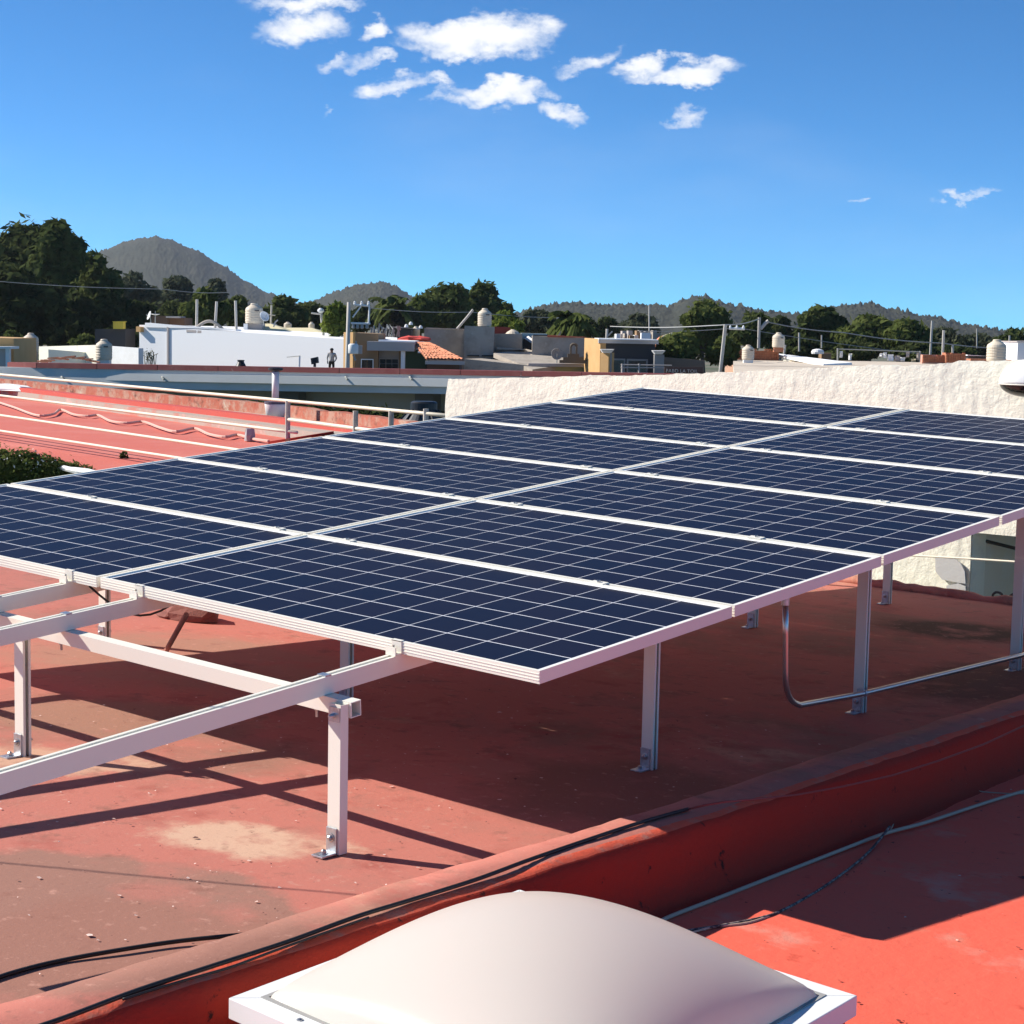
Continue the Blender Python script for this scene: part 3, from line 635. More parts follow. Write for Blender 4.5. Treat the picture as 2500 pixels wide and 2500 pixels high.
for i in range(8):
    for j in range(3): q = i * 4 + j; tb.face((q, q + 1, q + 5, q + 4))
tb.build('folded_sheet', mat('crimson_sheet', (.45, .03, .05), .6), wb)
tag(lump(npl(12, 952, ZN + .18), (1.1, .35, .14), 11, M_white, 'white_sacks', None), 'white plastic sacks lying on the worn terrace', 'sacks')
# vent pipe in a bucket
D = 33; vb = thing('vent_pipe', wp(672, 1022, D), 'white vent pipe with black cap standing in a white bucket', 'vent pipe')
pb = wp(672, 1022, D); s = D / F
MB().lathe(pb, [(22 * s, 0), (26 * s, 34 * s), (26 * s, 36 * s)], 20).build('bucket', M_white, vb, smooth=True)
MB().lathe(pb + UP * (36.3 * s), [(27 * s, 0), (27 * s, 5 * s), (23 * s, 5.5 * s)], 20).build('bucket_rim', mat('dark_rim', (.10, .08, .11), .6), vb)
MB().lathe(pb + UP * (42 * s), [(8.5 * s, 0), (8.5 * s, 72 * s)], 16).build('pipe', M_white, vb, smooth=True)
MB().lathe(pb + UP * (114.3 * s), [(9 * s, 0), (18 * s, 4 * s), (18 * s, 9 * s), (9 * s, 11 * s)], 16).build('cap', M_black, vb)
# black water tank shoulder with lid
D = 37; bt = thing('water_tank', wp(1020, 1090, D), 'black ribbed water tank shoulder with screw lid beside the cream wall', 'water tank'); s = D / F; pt = wp(1034, 1060, D)
MB().lathe(pt - UP * (150 * s), [(105 * s, 0), (105 * s, 125 * s), (95 * s, 140 * s), (32 * s, 210 * s)], 28).build('body', mat('grey_black_plastic', (.06, .062, .068), .45), bt)
MB().lathe(pt + UP * (60.3 * s), [(33 * s, 0), (33 * s, 16 * s), (28 * s, 20 * s), (5 * s, 21 * s)], 24).build('lid', mat('black_plastic', (.015, .015, .017), .4), bt)
for k in range(10):
    w = 6.283 * k / 10 + .2; d_ = Vector((math.cos(w), math.sin(w), 0)); q0 = pt + UP * (-8 * s) + d_ * (96 * s); q1 = pt + UP * (60 * s) + d_ * (34 * s); MB().tube([q0, q1], 2.4 * s, 5).build('rib', MATS['black_plastic'], bt)

# generic fronto-parallel building blocks, sized from pixels at distance D
def blk(b, u0, u1, v0, zb, D, depth, yaw=0, v0r=None):
    """box whose front spans u0..u1, top at v0 (v0r at its right end), bottom at height zb; yaw turns it"""
    A = wp(u0, v0, D); B = wp(u1, v0 if v0r is None else v0r, D + yaw); za, zb_ = A.z, B.z
    A = Vector((A.x, A.y, 0)); B = Vector((B.x, B.y, 0)); d = (B - A).normalized(); n = Vector((-d.y, d.x, 0)); n = n if n.dot(FH) > 0 else -n
    P = [(A.x, A.y, zb), (B.x, B.y, zb), (B.x, B.y, zb_), (A.x, A.y, za)]; b.prism(P, n * depth); return b
def rect(b, u0, u1, v0, v1, D, th, out=.02, yawf=None):
    """thin plate standing in front of a facade at distance D"""
    A = wp(u0, v0, D - out); B = wp(u1, v0, D - out); C = wp(u0, v1, D - out)
    b.boxa((A.x, A.y, C.z), (B.x - A.x, B.y - A.y, 0), tuple(FH * th), (0, 0, A.z - C.z)); return b
# patio building, grey fascia with maroon coping
D = 62; pg = thing('patio_building', wp(500, 1010, D), 'grey flat roofed patio building with maroon coping and open shaded front', 'building')
def pD(u): return 62 - 12 * (u + 60) / 1780
M_gry = mat('pale_grey_render', (.66, .66, .62), .85, var=((.60, .60, .56)), vscale=.8); M_gr2 = mat('olive_grey_render', (.42, .42, .36), .85); M_mar = mat('maroon_coping', (.24, .05, .045), .75, var=[((.30, .09, .075), 2.2, (.5, .7)), ((.5, .4, .36), .9, (.66, .72))])
def vt(u): return 895 + (u + 60) * .0174
def pblk(u0, u1, dv, zb, off, depth): return blk(MB(), u0, u1, vt(u0) + dv, zb, pD(u0) + off, depth, pD(u1) - pD(u0), vt(u1) + dv)
def pz(u, dv, off=0): return wp(u, vt(u) + dv, pD(u) + off).z
for k in range(12):
    ua = -60 + 148 * k; ub = ua + 148
    b = MB(); A, B = wp(ua, vt(ua), pD(ua)), wp(ub, vt(ub), pD(ub)); C, E_ = wp(ub, vt(ub) + 47, pD(ub)), wp(ua, vt(ua) + 47, pD(ua)); b.prism([A, B, Vector((B.x, B.y, C.z)), Vector((A.x, A.y, E_.z))], FH * .35); b.build('fascia', M_gry, pg, fix=True)
    b = MB(); A, B = wp(ua + (78 if k == 0 else .4), vt(ua + (78 if k == 0 else 0)) - 12, pD(ua) - .08), wp(ub - .4, vt(ub) - 12, pD(ub) - .08); h = 12.4 * pD(ua) / F; b.prism([A, B, B - UP * h, A - UP * h], FH * .5); b.build('coping_piece', M_mar, pg, fix=True)
    b = MB(); A, B = wp(ua, vt(ua) + 46, pD(ua) + 2), wp(ub, vt(ub) + 46, pD(ub) + 2); h = 44 * pD(ua) / F; b.prism([A, B, B - UP * h, A - UP * h], FH * .3); b.build('lower_beam', M_gr2, pg, fix=True)
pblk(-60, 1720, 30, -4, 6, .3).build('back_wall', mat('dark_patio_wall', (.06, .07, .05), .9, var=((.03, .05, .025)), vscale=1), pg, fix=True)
A, B = wp(-60, 905, pD(-60) + .4), wp(1720, 935, pD(1720) + .4); MB().prism([A, B, B + FH * 5.5, A + FH * 5.5], (0, 0, -.25)).build('roof_slab', M_gry, pg, fix=True)
for (u0, u1) in ((676, 728), (1013, 1058)):
    pblk(u0, u1, 47.5, -4, .9, .5).build('pillar', mat('dark_pillar', (.12, .12, .105), .85), pg, fix=True)
for u in (150, 395, 843, 1000):
    MB().tube([wp(u, 920, pD(u) + .05), wp(u + 2, 922, pD(u) - .25), wp(u + 5, 927, pD(u) - .3)], .035, 8).build('drain_spout', M_gr2, pg)
for (u, w_, h_, lab) in ((588, 26, 15, 'black flared roof vent on the maroon coping before the white building'), (768, 22, 22, 'black floodlight box on the maroon coping near the power pole')):
    D = pD(u); p = wp(u, 896, D + .2); s = D / F; t = thing('roof_vent' if u < 600 else 'floodlight', p, lab, 'roof vent' if u < 600 else 'floodlight')
    if u < 600: MB().lathe(p, [(14 * s, 0), (12 * s, 4 * s), (8 * s, 12 * s), (8 * s, 15 * s)], 12).build('cowl', M_black, t); MB().lathe(p + UP * (15.2 * s), [(9 * s, 0), (9 * s, 2 * s)], 12).build('cap', M_black, t)
    else:
        MB().boxa(p - RH * (8 * s) + UP * (6 * s), RH * (17 * s) + UP * (4 * s), FH * .25, UP * (15 * s) - RH * (2 * s)).build('housing', M_black, t); MB().boxa(p - RH * (3 * s), RH * (6 * s), FH * .1, UP * (8 * s)).build('bracket', M_black, t)
# dark hedge before the patio front
hg = thing('hedge', wp(800, 1035, 44), 'dark clipped hedge between the peeling parapet and the patio building', 'hedge')

# ------------------------------------------------------------------ ground and hills
def gz(D): return -4.0 + 1.9 * max(0, min(1, (D - 40) / 60))
gb = MB(); ds = [-60, 5, 40, 55, 70, 85, 100, 140, 250, 600, 1500, 4000, 9000]; ls = [-9000, -3000, -900, -300, -120, -60, -30, -10, 10, 30, 60, 120, 300, 900, 3000, 9000]
for d in ds:
    for l in ls: p = CAM + FH * d + RH * l; gb.v.append((p.x, p.y, gz(d)))
for i in range(len(ds) - 1):
    for j in range(len(ls) - 1): q = i * len(ls) + j; gb.face((q, q + 1, q + len(ls) + 1, q + len(ls)))
tag(gb.build('ground', mat('dusty_ground', (.16, .14, .10), .95, var=[((.05, .08, .03), .02, (.45, .6)), ((.2, .17, .13), .3, (.5, .7))])), kind='structure')
M_hill = mat('wooded_hill', (.042, .046, .034), .95, 0, .05, var=[((.058, .058, .042), .010, (.4, .65)), ((.030, .034, .024), .06, (.45, .7))])
def hill(name, prof, D, depth, canopy=7, nx=420, ny=60, scale=.05):
    b = MB(); u0, u1 = prof[0][0], prof[-1][0]
    for j in range(ny + 1):
        f = j / ny
        for i in range(nx + 1):
            u = u0 + (u1 - u0) * i / nx
            for k in range(len(prof) - 1):
                if prof[k][0] <= u <= prof[k + 1][0]: break
            t = (u - prof[k][0]) / (prof[k + 1][0] - prof[k][0]); t = t * t * (3 - 2 * t) * .5 + t * .5; v = prof[k][1] * (1 - t) + prof[k + 1][1] * t
            top = wp(u, v, D); zt = top.z; g = CAM + (top - CAM) * ((D - depth * (1 - f)) / D)
            z = -3 + (zt + 3) * (math.sin(f * math.pi / 2) ** 1.15)
            x, y = g.x, g.y
            z += (abs(noise.noise(Vector((x * scale, y * scale, 1)))) + .6 * abs(noise.noise(Vector((x * scale * 2.7, y * scale * 2.7, 5))))) * canopy * (min(1, f * 4) * .4 if f < .9 else 1) - canopy * .3
            b.v.append((x, y, z))
    for j in range(ny):
        for i in range(nx): q = j * (nx + 1) + i; b.face((q, q + 1, q + nx + 2, q + nx + 1))
    tag(b.build(name, M_hill, smooth=True), kind='structure')
hill('hill', [(-60, 745), (100, 690), (200, 640), (262, 612), (300, 597), (345, 587), (380, 583), (412, 590), (470, 612), (540, 650), (600, 690), (650, 716), (720, 742), (800, 770)], 2600, 900, 6, scale=.14)
hill('hill', [(560, 775), (700, 752), (760, 738), (830, 712), (880, 697), (930, 692), (965, 702), (1000, 724), (1100, 770), (1250, 800)], 2200, 700, 6, scale=.14)
hill('hill', [(1000, 800), (1180, 782), (1270, 766), (1330, 750), (1390, 745), (1500, 748), (1640, 750), (1680, 732), (1715, 726), (1760, 742), (1860, 764), (1980, 770), (2060, 748), (2130, 748), (2200, 765), (2280, 778), (2380, 800), (2480, 818), (2600, 826)], 1500, 500, 7, nx=620, scale=.15)

# ------------------------------------------------------------------ trees
LEAF = [leafmat('leaf_dark', (.048, .070, .024), (.140, .165, .054)), leafmat('leaf_mid', (.065, .090, .026), (.150, .175, .052)), leafmat('leaf_yellow', (.10, .14, .03), (.21, .25, .05)), leafmat('leaf_grey', (.060, .074, .045), (.125, .138, .08)), leafmat('leaf_black', (.032, .046, .018), (.105, .125, .045))]
M_bark = mat('bark', (.10, .075, .055), .9, bump=.02, bscale=12)
def rdir(r):
    z = r.uniform(-1, 1); a = r.uniform(0, 6.283); k = math.sqrt(1 - z * z); return Vector((k * math.cos(a), k * math.sin(a), z))
def leaves(b, lobes, n, size, r):
    tot = sum(l[1].x * l[1].z for l in lobes)
    for (c, rd) in lobes:
        for _ in range(int(n * rd.x * rd.z / tot)):
            d = rdir(r); k = r.uniform(.35, 1.0) ** .45
            if r.random() < .16: k *= r.uniform(1.0, 1.38)
            p = c + Vector((d.x * rd.x, d.y * rd.y, d.z * rd.z)) * k
            nn = (d + rdir(r) * .9 + UP * .25).normalized(); a = nn.orthogonal().normalized(); a = (a * math.cos(1) + nn.cross(a) * r.uniform(-1, 1)).normalized(); c2 = nn.cross(a); s = size * r.uniform(.55, 1.3)
            n0 = len(b.v); b.v += [tuple(p - a * s), tuple(p + c2 * s * .45), tuple(p + a * s), tuple(p - c2 * s * .45)]; b.face((n0, n0 + 1, n0 + 2, n0 + 3))
def tree(lab, u, vt, D, wpx, seed, mi, n=3000, leaf=.32, vb=None, name='leafy_tree', group='trees behind the houses', lobes_n=15, cat='tree'):
    """crown of width wpx whose top is at pixel (u, vt); vb = bottom of the crown"""
    r = random.Random(seed); s = D / F; top = wp(u, vt, D); base = Vector((top.x, top.y, gz(D))); vb = vb or vt + wpx * .8
    bot = wp(u, vb, D).z; bot = max(bot, base.z + .4); R = wpx * s / 2; H = (top.z - bot) / 2; cz = bot + H
    t = thing(name, base, lab, cat, group); lob = []
    for k in range(lobes_n):
        d = rdir(r); rr = r.uniform(.24, .46); ou = r.uniform(.78, 1.12); c = Vector((top.x, top.y, cz)) + Vector((d.x * R * (1 - rr) * ou, d.y * R * (1 - rr), d.z * H * (1 - rr) * min(ou, 1.02)))
        lob.append((c, Vector((R * rr, R * rr, H * rr * r.uniform(.8, 1.15)))))
    lob.append((Vector((top.x + r.uniform(-.15, .15) * R, top.y, top.z - H * .36)), Vector((R * .42, R * .42, H * .36))))
    lob.append((Vector((top.x, top.y, cz)), Vector((R * .6, R * .6, H * .6))))
    b = MB(); leaves(b, lob, n, leaf, r); b.build('crown', LEAF[mi], t)
    tr = MB(); c0 = Vector((top.x, top.y, cz)); tr.tube([base, base.lerp(c0, .45) + Vector((r.uniform(-.2, .2), 0, 0)), c0], [R * .09, R * .07, R * .04], 8)
    for k in range(min(5, lobes_n)): tr.tube([base.lerp(c0, r.uniform(.45, .8)), lob[k][0]], [R * .04, R * .012], 6)
    tr.build('trunk', M_bark, t); return t
tree('huge dark spreading tree rising over the tank roofs', 60, 545, 150, 300, 1, 4, 15000, .42, 850, lobes_n=26)
tree('tall dark tree whose crown shows a ragged tuft on top', 135, 536, 140, 150, 31, 0, 5200, .36, 700, lobes_n=12)
tree('dark tree in front of the huge spreading one', 30, 640, 128, 260, 2, 4, 8000, .4, 860, lobes_n=18)
tree('dark tree joining the huge one at its edge', 225, 612, 145, 160, 3, 0, 6000, .38, 830, lobes_n=14)
tree('dark undergrowth tree behind the ochre house', 60, 735, 132, 190, 51, 4, 4200, .34, 875, lobes_n=16)
tree('dark undergrowth tree behind the first tank', 170, 715, 138, 170, 52, 4, 4200, .34, 875, lobes_n=16)
tree('dark undergrowth tree behind the yellow water box', 265, 705, 142, 150, 53, 4, 3800, .34, 870, lobes_n=16)
tree('dark undergrowth tree left of the white building', 335, 735, 150, 130, 54, 4, 3200, .34, 850, lobes_n=14)
tree('dark undergrowth tree below the grey row', 420, 735, 160, 140, 55, 4, 3200, .36, 840, lobes_n=14)
tree('small olive bush tree behind the first tank', 30, 808, 112, 60, 4, 1, 900, .25, 850, lobes_n=7)
tree('low olive tree behind the cream wall between the tanks', 205, 818, 118, 80, 5, 1, 1100, .25, 865, lobes_n=8)
tree('grey green row tree below the tall hill', 330, 665, 215, 130, 6, 3, 3000, .5, 800)
tree('grey green row tree below the tall hill with broad top', 430, 672, 225, 140, 7, 3, 3000, .5, 800)
tree('dark grey tree below the foot of the hill', 520, 678, 240, 90, 8, 3, 2000, .5, 800)
tree('olive tree behind the three thin poles', 500, 705, 130, 130, 9, 1, 3200, .3, 815)
tree('dark tree behind the big tank tower', 580, 722, 135, 100, 10, 0, 2400, .3, 815)
tree('dense dark tree behind the yellow roof', 690, 720, 150, 130, 11, 0, 3200, .34, 815)
tree('dark tree left of the street lamp top', 760, 738, 160, 120, 12, 4, 2600, .36, 815)
tree('bright yellow green tree beside the power pole', 822, 738, 108, 80, 13, 2, 2600, .22, 828, lobes_n=12)
tree('dark tree behind the pole crossarms', 890, 745, 165, 90, 14, 4, 1800, .34, 815)
tree('big dark tree with three humps behind the concrete houses', 1090, 694, 160, 200, 15, 0, 6500, .4, 820, lobes_n=16)
tree('tall right hump of the big dark tree', 1180, 690, 165, 120, 16, 0, 4200, .4, 820, lobes_n=11)
tree('dark low hump beside the big dark tree', 1025, 722, 155, 110, 17, 1, 3000, .36, 820)
tree('dark tapering tree at the edge of the big hump', 1235, 738, 170, 70, 18, 0, 1800, .36, 820)
tree('grey olive tree behind the two dark palms', 1000, 748, 140, 60, 19, 3, 1200, .26, 810)
tree('yellow green large leaved tree beside the rooftop tank', 1235, 763, 112, 70, 20, 2, 1500, .3, 815)
tree('yellow green small tree beside the mint wall', 1262, 785, 108, 36, 21, 2, 700, .25, 815)
tree('grey dark tree behind the mint wall', 1310, 757, 150, 110, 22, 3, 2200, .36, 825)
tree('dark tree behind the banana palm', 1420, 775, 155, 100, 23, 4, 1800, .34, 830)
tree('dark low tree behind the orange house', 1480, 775, 170, 70, 24, 4, 1400, .36, 830)
tree('dark tree group behind the white parapet box', 1560, 765, 185, 110, 25, 3, 2000, .4, 840)
tree('round dense dark tree beside the charcoal house', 1722, 732, 125, 140, 26, 1, 6500, .3, 860, lobes_n=16)
tree('broad low leafy tree in front of the round one', 1665, 812, 92, 150, 27, 1, 3800, .22, 905, lobes_n=12)
tree('low leafy bush by the tall thin post', 1765, 822, 92, 90, 28, 1, 2400, .22, 900, lobes_n=9)
tree('dark tree behind the crossarm pole', 1840, 762, 135, 120, 29, 0, 3200, .32, 860)
tree('dark tree between the crossarm pole and the tank', 1905, 772, 150, 100, 30, 4, 2400, .34, 860)
tree('tall dark tree with a domed tuft behind the sloped white roof', 2000, 745, 140, 150, 32, 0, 5000, .34, 880, lobes_n=13)
tree('mid green broad tree behind the hanging washing', 2130, 768, 130, 190, 33, 1, 6000, .32, 885, lobes_n=15)
tree('mid green tree beside the broad one behind the washing', 2215, 778, 128, 150, 34, 1, 4200, .32, 885, lobes_n=12)
tree('olive tree behind the two thin poles', 2310, 800, 140, 130, 35, 3, 2800, .32, 880)
tree('grey olive tree behind the brick walls', 2395, 815, 150, 120, 36, 3, 2400, .34, 885)
tree('dark tree beside the rightmost tank', 2480, 805, 145, 110, 37, 0, 2800, .34, 885)
tree('low dark hedge tree behind the washing line', 2090, 828, 112, 160, 38, 4, 3000, .26, 892)
tree('low dark hedge tree behind the white roof', 1960, 825, 115, 140, 39, 4, 2600, .26, 890)
tree('low dark hedge tree behind the brick wall', 2230, 835, 116, 130, 40, 4, 2400, .26, 892)
tree('low dark hedge tree under the wires', 2330, 842, 118, 120, 41, 0, 2200, .26, 892)
tree('low dark tree behind the yellow water box', 290, 800, 135, 120, 42, 4, 2400, .3, 850)
def palm(lab, u, vt, D, seed, mi, fr=26, ln=1.7, skirt=True):
    r = random.Random(seed); top = wp(u, vt + 16, D); base = Vector((top.x, top.y, gz(D))); t = thing('palm_tree', base, lab, 'palm', 'palms behind the houses')
    MB().tube([base, base.lerp(top, .5), top], [.3, .24, .22], 8).build('trunk', M_bark, t)
    b = MB()
    for k in range(fr):
        a = r.uniform(0, 6.283); e0 = r.uniform(-.7, 1.2); d = Vector((math.cos(a), math.sin(a), 0)); P = []
        for i in range(6):
            f = i / 5; P.append(top + d * (ln * f * math.cos(e0 * (1 - .3 * f))) + UP * (ln * f * math.sin(e0) - 1.0 * f * f))
        for i in range(5):
            for sgn in (-1, 1):
                sd = d.cross(UP) * sgn * (.45 * (1 - i / 7)); n0 = len(b.v); b.v += [tuple(P[i]), tuple(P[i + 1]), tuple(P[i + 1] + sd - UP * .2), tuple(P[i] + sd * .8 - UP * .15)]; b.face((n0, n0 + 1, n0 + 2, n0 + 3))
    b.build('frond_crown', LEAF[mi], t)
    if skirt:
        b = MB(); leaves(b, [(top - UP * 1.3, Vector((.6, .6, 1.3)))], 420, .3, r); b.build('dry_skirt', leafmat('dry_frond%d' % seed, (.05, .045, .035), (.10, .09, .07)), t)
palm('dark fan palm with dry skirt, leaning by its twin before the hill', 943, 720, 140, 1, 0); palm('dark fan palm, lower twin of the leaning one before the hill', 975, 728, 138, 2, 0)
palm('banana palm with broad pale leaves behind the grey wall', 1385, 760, 108, 3, 1, 30, 1.5, False); palm('second banana palm with pale stems beside the first', 1412, 764, 107, 4, 1, 24, 1.3, False)
hb_ = MB(); rh = random.Random(44); leaves(hb_, [(wp(620 + 45 * k, 1022 + 3 * k, 44), Vector((.5, .5, .45))) for k in range(10)], 4200, .12, rh); hb_.build('foliage', LEAF[4], hg)
# climbing bush at the near side of the salmon roof
def bush(lab, pts, n, leaf, mi, seed, flowers=False):
    r = random.Random(seed); c = pts[0][0]; t = thing('climbing_bush', (c.x, c.y, -4), lab, 'bush')
    b = MB(); leaves(b, pts, n, leaf, r); b.build('foliage', LEAF[mi], t)
    s = MB(); 
    for (p, rd) in pts: s.tube([(p.x, p.y, -4), p], [.05, .02], 6)
    s.build('stem', M_bark, t)
    if flowers:
        b = MB(); leaves(b, [(p + UP * rd.z * .2, rd * .95) for p, rd in pts[:3]], 150, .022, r); b.build('blossom', mat('white_blossom', (.7, .7, .6), .8), t)
pts = []
for (u, v, a) in ((15, 1142, .28), (60, 1150, .30), (110, 1158, .28), (160, 1164, .24), (-40, 1142, .33), (30, 1195, .4), (90, 1200, .4), (205, 1163, .18), (150, 1152, .16), (180, 1158, .16), (110, 1145, .2), (60, 1136, .22)):
    pts.append((wp(u, v, 23), Vector((a, a, a * .95))))
bush('dense green climbing bush with white blossom beside the panel edge', pts, 8200, .04, 1, 77, True)
pts = [(wp(302, 1135, 25), Vector((.07, .07, .22))), (wp(296, 1142, 25), Vector((.13, .13, .1)))]
bush('small pointed green shoot poking up behind the panel edge', pts, 260, .05, 0, 78)

# ------------------------------------------------------------------ far houses
M_ora = mat('ochre_orange_render', (.62, .38, .16), .85, var=((.56, .33, .13)), vscale=1); M_bro = mat('brown_render', (.30, .185, .095), .85); M_grn = mat('dark_green_render', (.055, .095, .05), .85)
M_lil = mat('lilac_grey_render', (.46, .41, .38), .85); M_con = mat('raw_concrete', (.42, .37, .31), .9, var=[((.32, .28, .23), 1.2, (.45, .65)), ((.5, .45, .38), 3, (.6, .75))], bump=.02, bscale=4)
M_tile = mat('terracotta_tile', (.50, .17, .085), .85, obj_rand=(.62, .26, .14)); M_chr = mat('charcoal_render', (.055, .054, .058), .8); M_ylw = mat('pale_yellow_roof', (.72, .64, .40), .85)
M_tank = mat('beige_plastic_tank', (.70, .61, .47), .55, var=((.62, .52, .4)), vscale=2); M_brick = mat('orange_brick', (.46, .19, .10), .9, var=[((.36, .13, .07), 4, (.45, .6)), ((.52, .33, .24), 1.5, (.6, .75))], bump=.02, bscale=8)
M_pole = mat('weathered_concrete_pole', (.50, .47, .42), .85); M_wire = mat('dull_wire', (.30, .31, .30), .6); M_drd = mat('dark_red_render', (.20, .035, .025), .85)
def tank(u0, u1, vt, vb, D, lab, stand=None, rib=True):
    s = D / F; u = (u0 + u1) / 2; R = (u1 - u0) / 2 * s; p = wp(u, vb, D); H = (vb - vt) * s; t = thing('rooftop_tank', p, lab, 'water tank', 'beige rooftop water tanks')
    pr = [(R * .93, 0), (R * .97, H * .04)]
    for k in range(5): h = H * (.08 + .125 * k); pr += [(R * .965, h), (R, h + H * .02), (R, h + H * .085), (R * .965, h + H * .105)]
    pr += [(R * .97, H * .72), (R * .9, H * .77), (R * .45, H * .91)]
    MB().lathe(p, pr, 26).build('body', M_tank, t, smooth=False)
    MB().lathe(p + UP * H * .912, [(R * .42, 0), (R * .42, H * .05), (R * .36, H * .08), (R * .1, H * .09)], 18).build('lid', M_tank, t)
    w0 = p + UP * H * .6 - FH * R * 1.005 + RH * R * .25
    if rib: MB().boxa(w0 - RH * R * .05, RH * R * .5 + FH * R * .05, FH * .02, UP * H * .07).build('emblem', mat('dark_print', (.12, .1, .09), .7), t)
    if stand:
        zb = stand[0]; MB().boxa((p.x - RH.x * R * .75 - FH.x * R * .7, p.y - RH.y * R * .75 - FH.y * R * .7, p.z - zb), RH * R * 1.5, FH * R * 1.4, UP * (zb - .01)).build('plinth', stand[1], t)
    return t
# left edge
D = 84; t = thing('ochre_house', wp(10, 900, D), 'ochre house corner with white gate post by the first tank', 'house')
blk(MB(), -80, 33, 822, -4, D, 4, 0, 826).build('wall', M_ora, t, fix=True); blk(MB(), -80, 12, 851, -4, D - 1.5, 1, 0).build('front_block', M_lil, t, fix=True); blk(MB(), 13, 22, 848, -4, D - 1.6, .3).build('gate_post', M_white, t, fix=True)
blk(MB(), -82, 26, 846, wp(0, 851.5, D - 1.7).z, D - 1.7, 1.4).build('ledge', M_white, t, fix=True)
D = 96; t = thing('cream_wall', wp(220, 900, D), 'long cream garden wall stepping up to the white building', 'wall')
blk(MB(), 95, 240, 846, -4, D + 6, .3, -5, 842).build('wall_run', M_stucco, t, fix=True); blk(MB(), 240, 338, 843, -4, D + 1, .3, -3, 850).build('wall_run', M_white, t, fix=True); blk(MB(), 118, 236, 853, -4, D + .5, .4, 2, 862).build('low_run', M_stucco, t, fix=True)
tank(57, 94, 813, 858, 90, 'beige water tank on a black stand by the ochre house corner', (1.0, M_black))
tank(234, 274, 828, 878, 88, 'beige water tank standing low against the cream garden wall', (.3, M_white))
t = thing('tile_pile', wp(160, 890, 70), 'pile of stacked clay roof tiles behind the maroon coping', 'tile pile')
rt = random.Random(4)
for k in range(16):
    p = wp(90 + 8.5 * k, 884 - 8 * math.sin(k / 15 * math.pi) - rt.uniform(0, 3), 66); MB().boxa(p, (RH * .35 + UP * rt.uniform(-.06, .06)), FH * .3, UP * .05).build('roof_tile', M_tile, t)
# white building: wall face turned towards the sun
t = thing('white_building', wp(560, 890, 104), 'long bright white flat roofed building with slit openings', 'building')
Dl, Dr = 112.0, 103.0
def wbD(u): return Dl + (Dr - Dl) * (u - 340) / 500
def wbw(u0, u1, v0, v1, m, nm, depth, off=0, zb=-4.0):
    A = wp(u0, v0, wbD(u0) - off); B = wp(u1, v1, wbD(u1) - off); n = Vector((-(B - A).y, (B - A).x, 0)).normalized(); n = n if n.dot(FH) > 0 else -n
    MB().prism([(A.x, A.y, zb), (B.x, B.y, zb), tuple(B), tuple(A)], n * depth).build(nm, m, t, fix=True)
M_wht = mat('bright_white_paint', (.93, .93, .92), .8)
wbw(340, 407, 793, 797, M_wht, 'wall', 9); wbw(407.6, 840, 799, 828, M_wht, 'wall', 9.05, .05); wbw(354, 576, 788, 808, M_wht, 'parapet_cap', .5, .12, wp(354, 797, wbD(354)).z - .05)
wbw(407, 411, 797, 799, M_lil, 'downpipe', .1, .16)
def slit(u0, u1, v0, v1, m, nm):
    A = wp(u0, v0, wbD(u0) - .14); B = wp(u1, v0 + (u1 - u0) * .05, wbD(u1) - .14); C = wp(u0, v1, wbD(u0) - .14)
    MB().prism([tuple(A), tuple(B), (B.x, B.y, B.z - (A.z - C.z)), tuple(C)], FH * .1).build(nm, m, t, fix=True)
slit(455, 479, 805, 811, M_lil, 'slit_opening'); slit(482, 505, 806.5, 813, M_lil, 'slit_opening'); slit(541, 570, 809, 816, M_lil, 'slit_opening')
wbw(332, 343, 797, 798, M_ora, 'ochre_end', .6, .4, wp(335, 810, 112).z)
# roof things on and behind the white building
D = 118; t = thing('brick_hut', wp(410, 800, D), 'brown brick rooftop hut behind the white parapet', 'hut'); blk(MB(), 370, 407, 771, gz(D), D, 3).build('wall', mat('dark_brown_brick', (.12, .075, .05), .9), t, fix=True); blk(MB(), 407, 450, 776, gz(D), D + 1, 3).build('side_wall', mat('mid_brown_brick', (.18, .10, .06), .9), t, fix=True); blk(MB(), 405, 432, 772, wp(405, 776, D).z, D - .3, 3).build('slab', M_lil, t, fix=True)
def dish(p, R, aim, lab, m=M_white, group='rooftop dishes'):
    t = thing('satellite_dish', p, lab, 'dish', group); aim = Vector(aim).normalized(); pr = [(R * k / 6, -R * .25 * (1 - (k / 6) ** 2)) for k in range(1, 7)]
    MB().lathe(p, pr + [(R * .97, .02), (R * .5, -R * .16), (R * .08, -R * .22)], 18, aim).build('reflector', m, t, fix=True); MB().tube([p - aim * R * .26, p - aim * R * .4 - UP * R * 1.6], .03, 6).build('mast', M_wire, t); MB().tube([p - UP * R * .8, p + aim * R * .7], .02, 5).build('feed_arm', M_wire, t)
toCam = (CAM - wp(1250, 850, 100)); toCam.z = 0; toCam.normalize()
dish(wp(364, 770, 115), .3, toCam * .4 + Vector(RH) * -.8 + UP * .3, 'pale dish at the end of the brown rooftop hut'); dish(wp(379, 767, 116), .3, UP, 'upturned white dish on the brown rooftop hut')
for (u, v0, v1, du, lab) in ((480, 731, 800, 1, 'thin pole on the white building roof, first of three'), (525, 736, 802, 4, 'leaning thin pole on the white building roof, middle of three'), (577, 734, 806, -2, 'thin pole on the white building roof, third of three')):
    tag(MB().tube([wp(u + du, v0, 114), wp(u, v1, 114)], .085, 6).build('roof_pole', M_pole), lab, 'pole', 'thin poles on the white building')
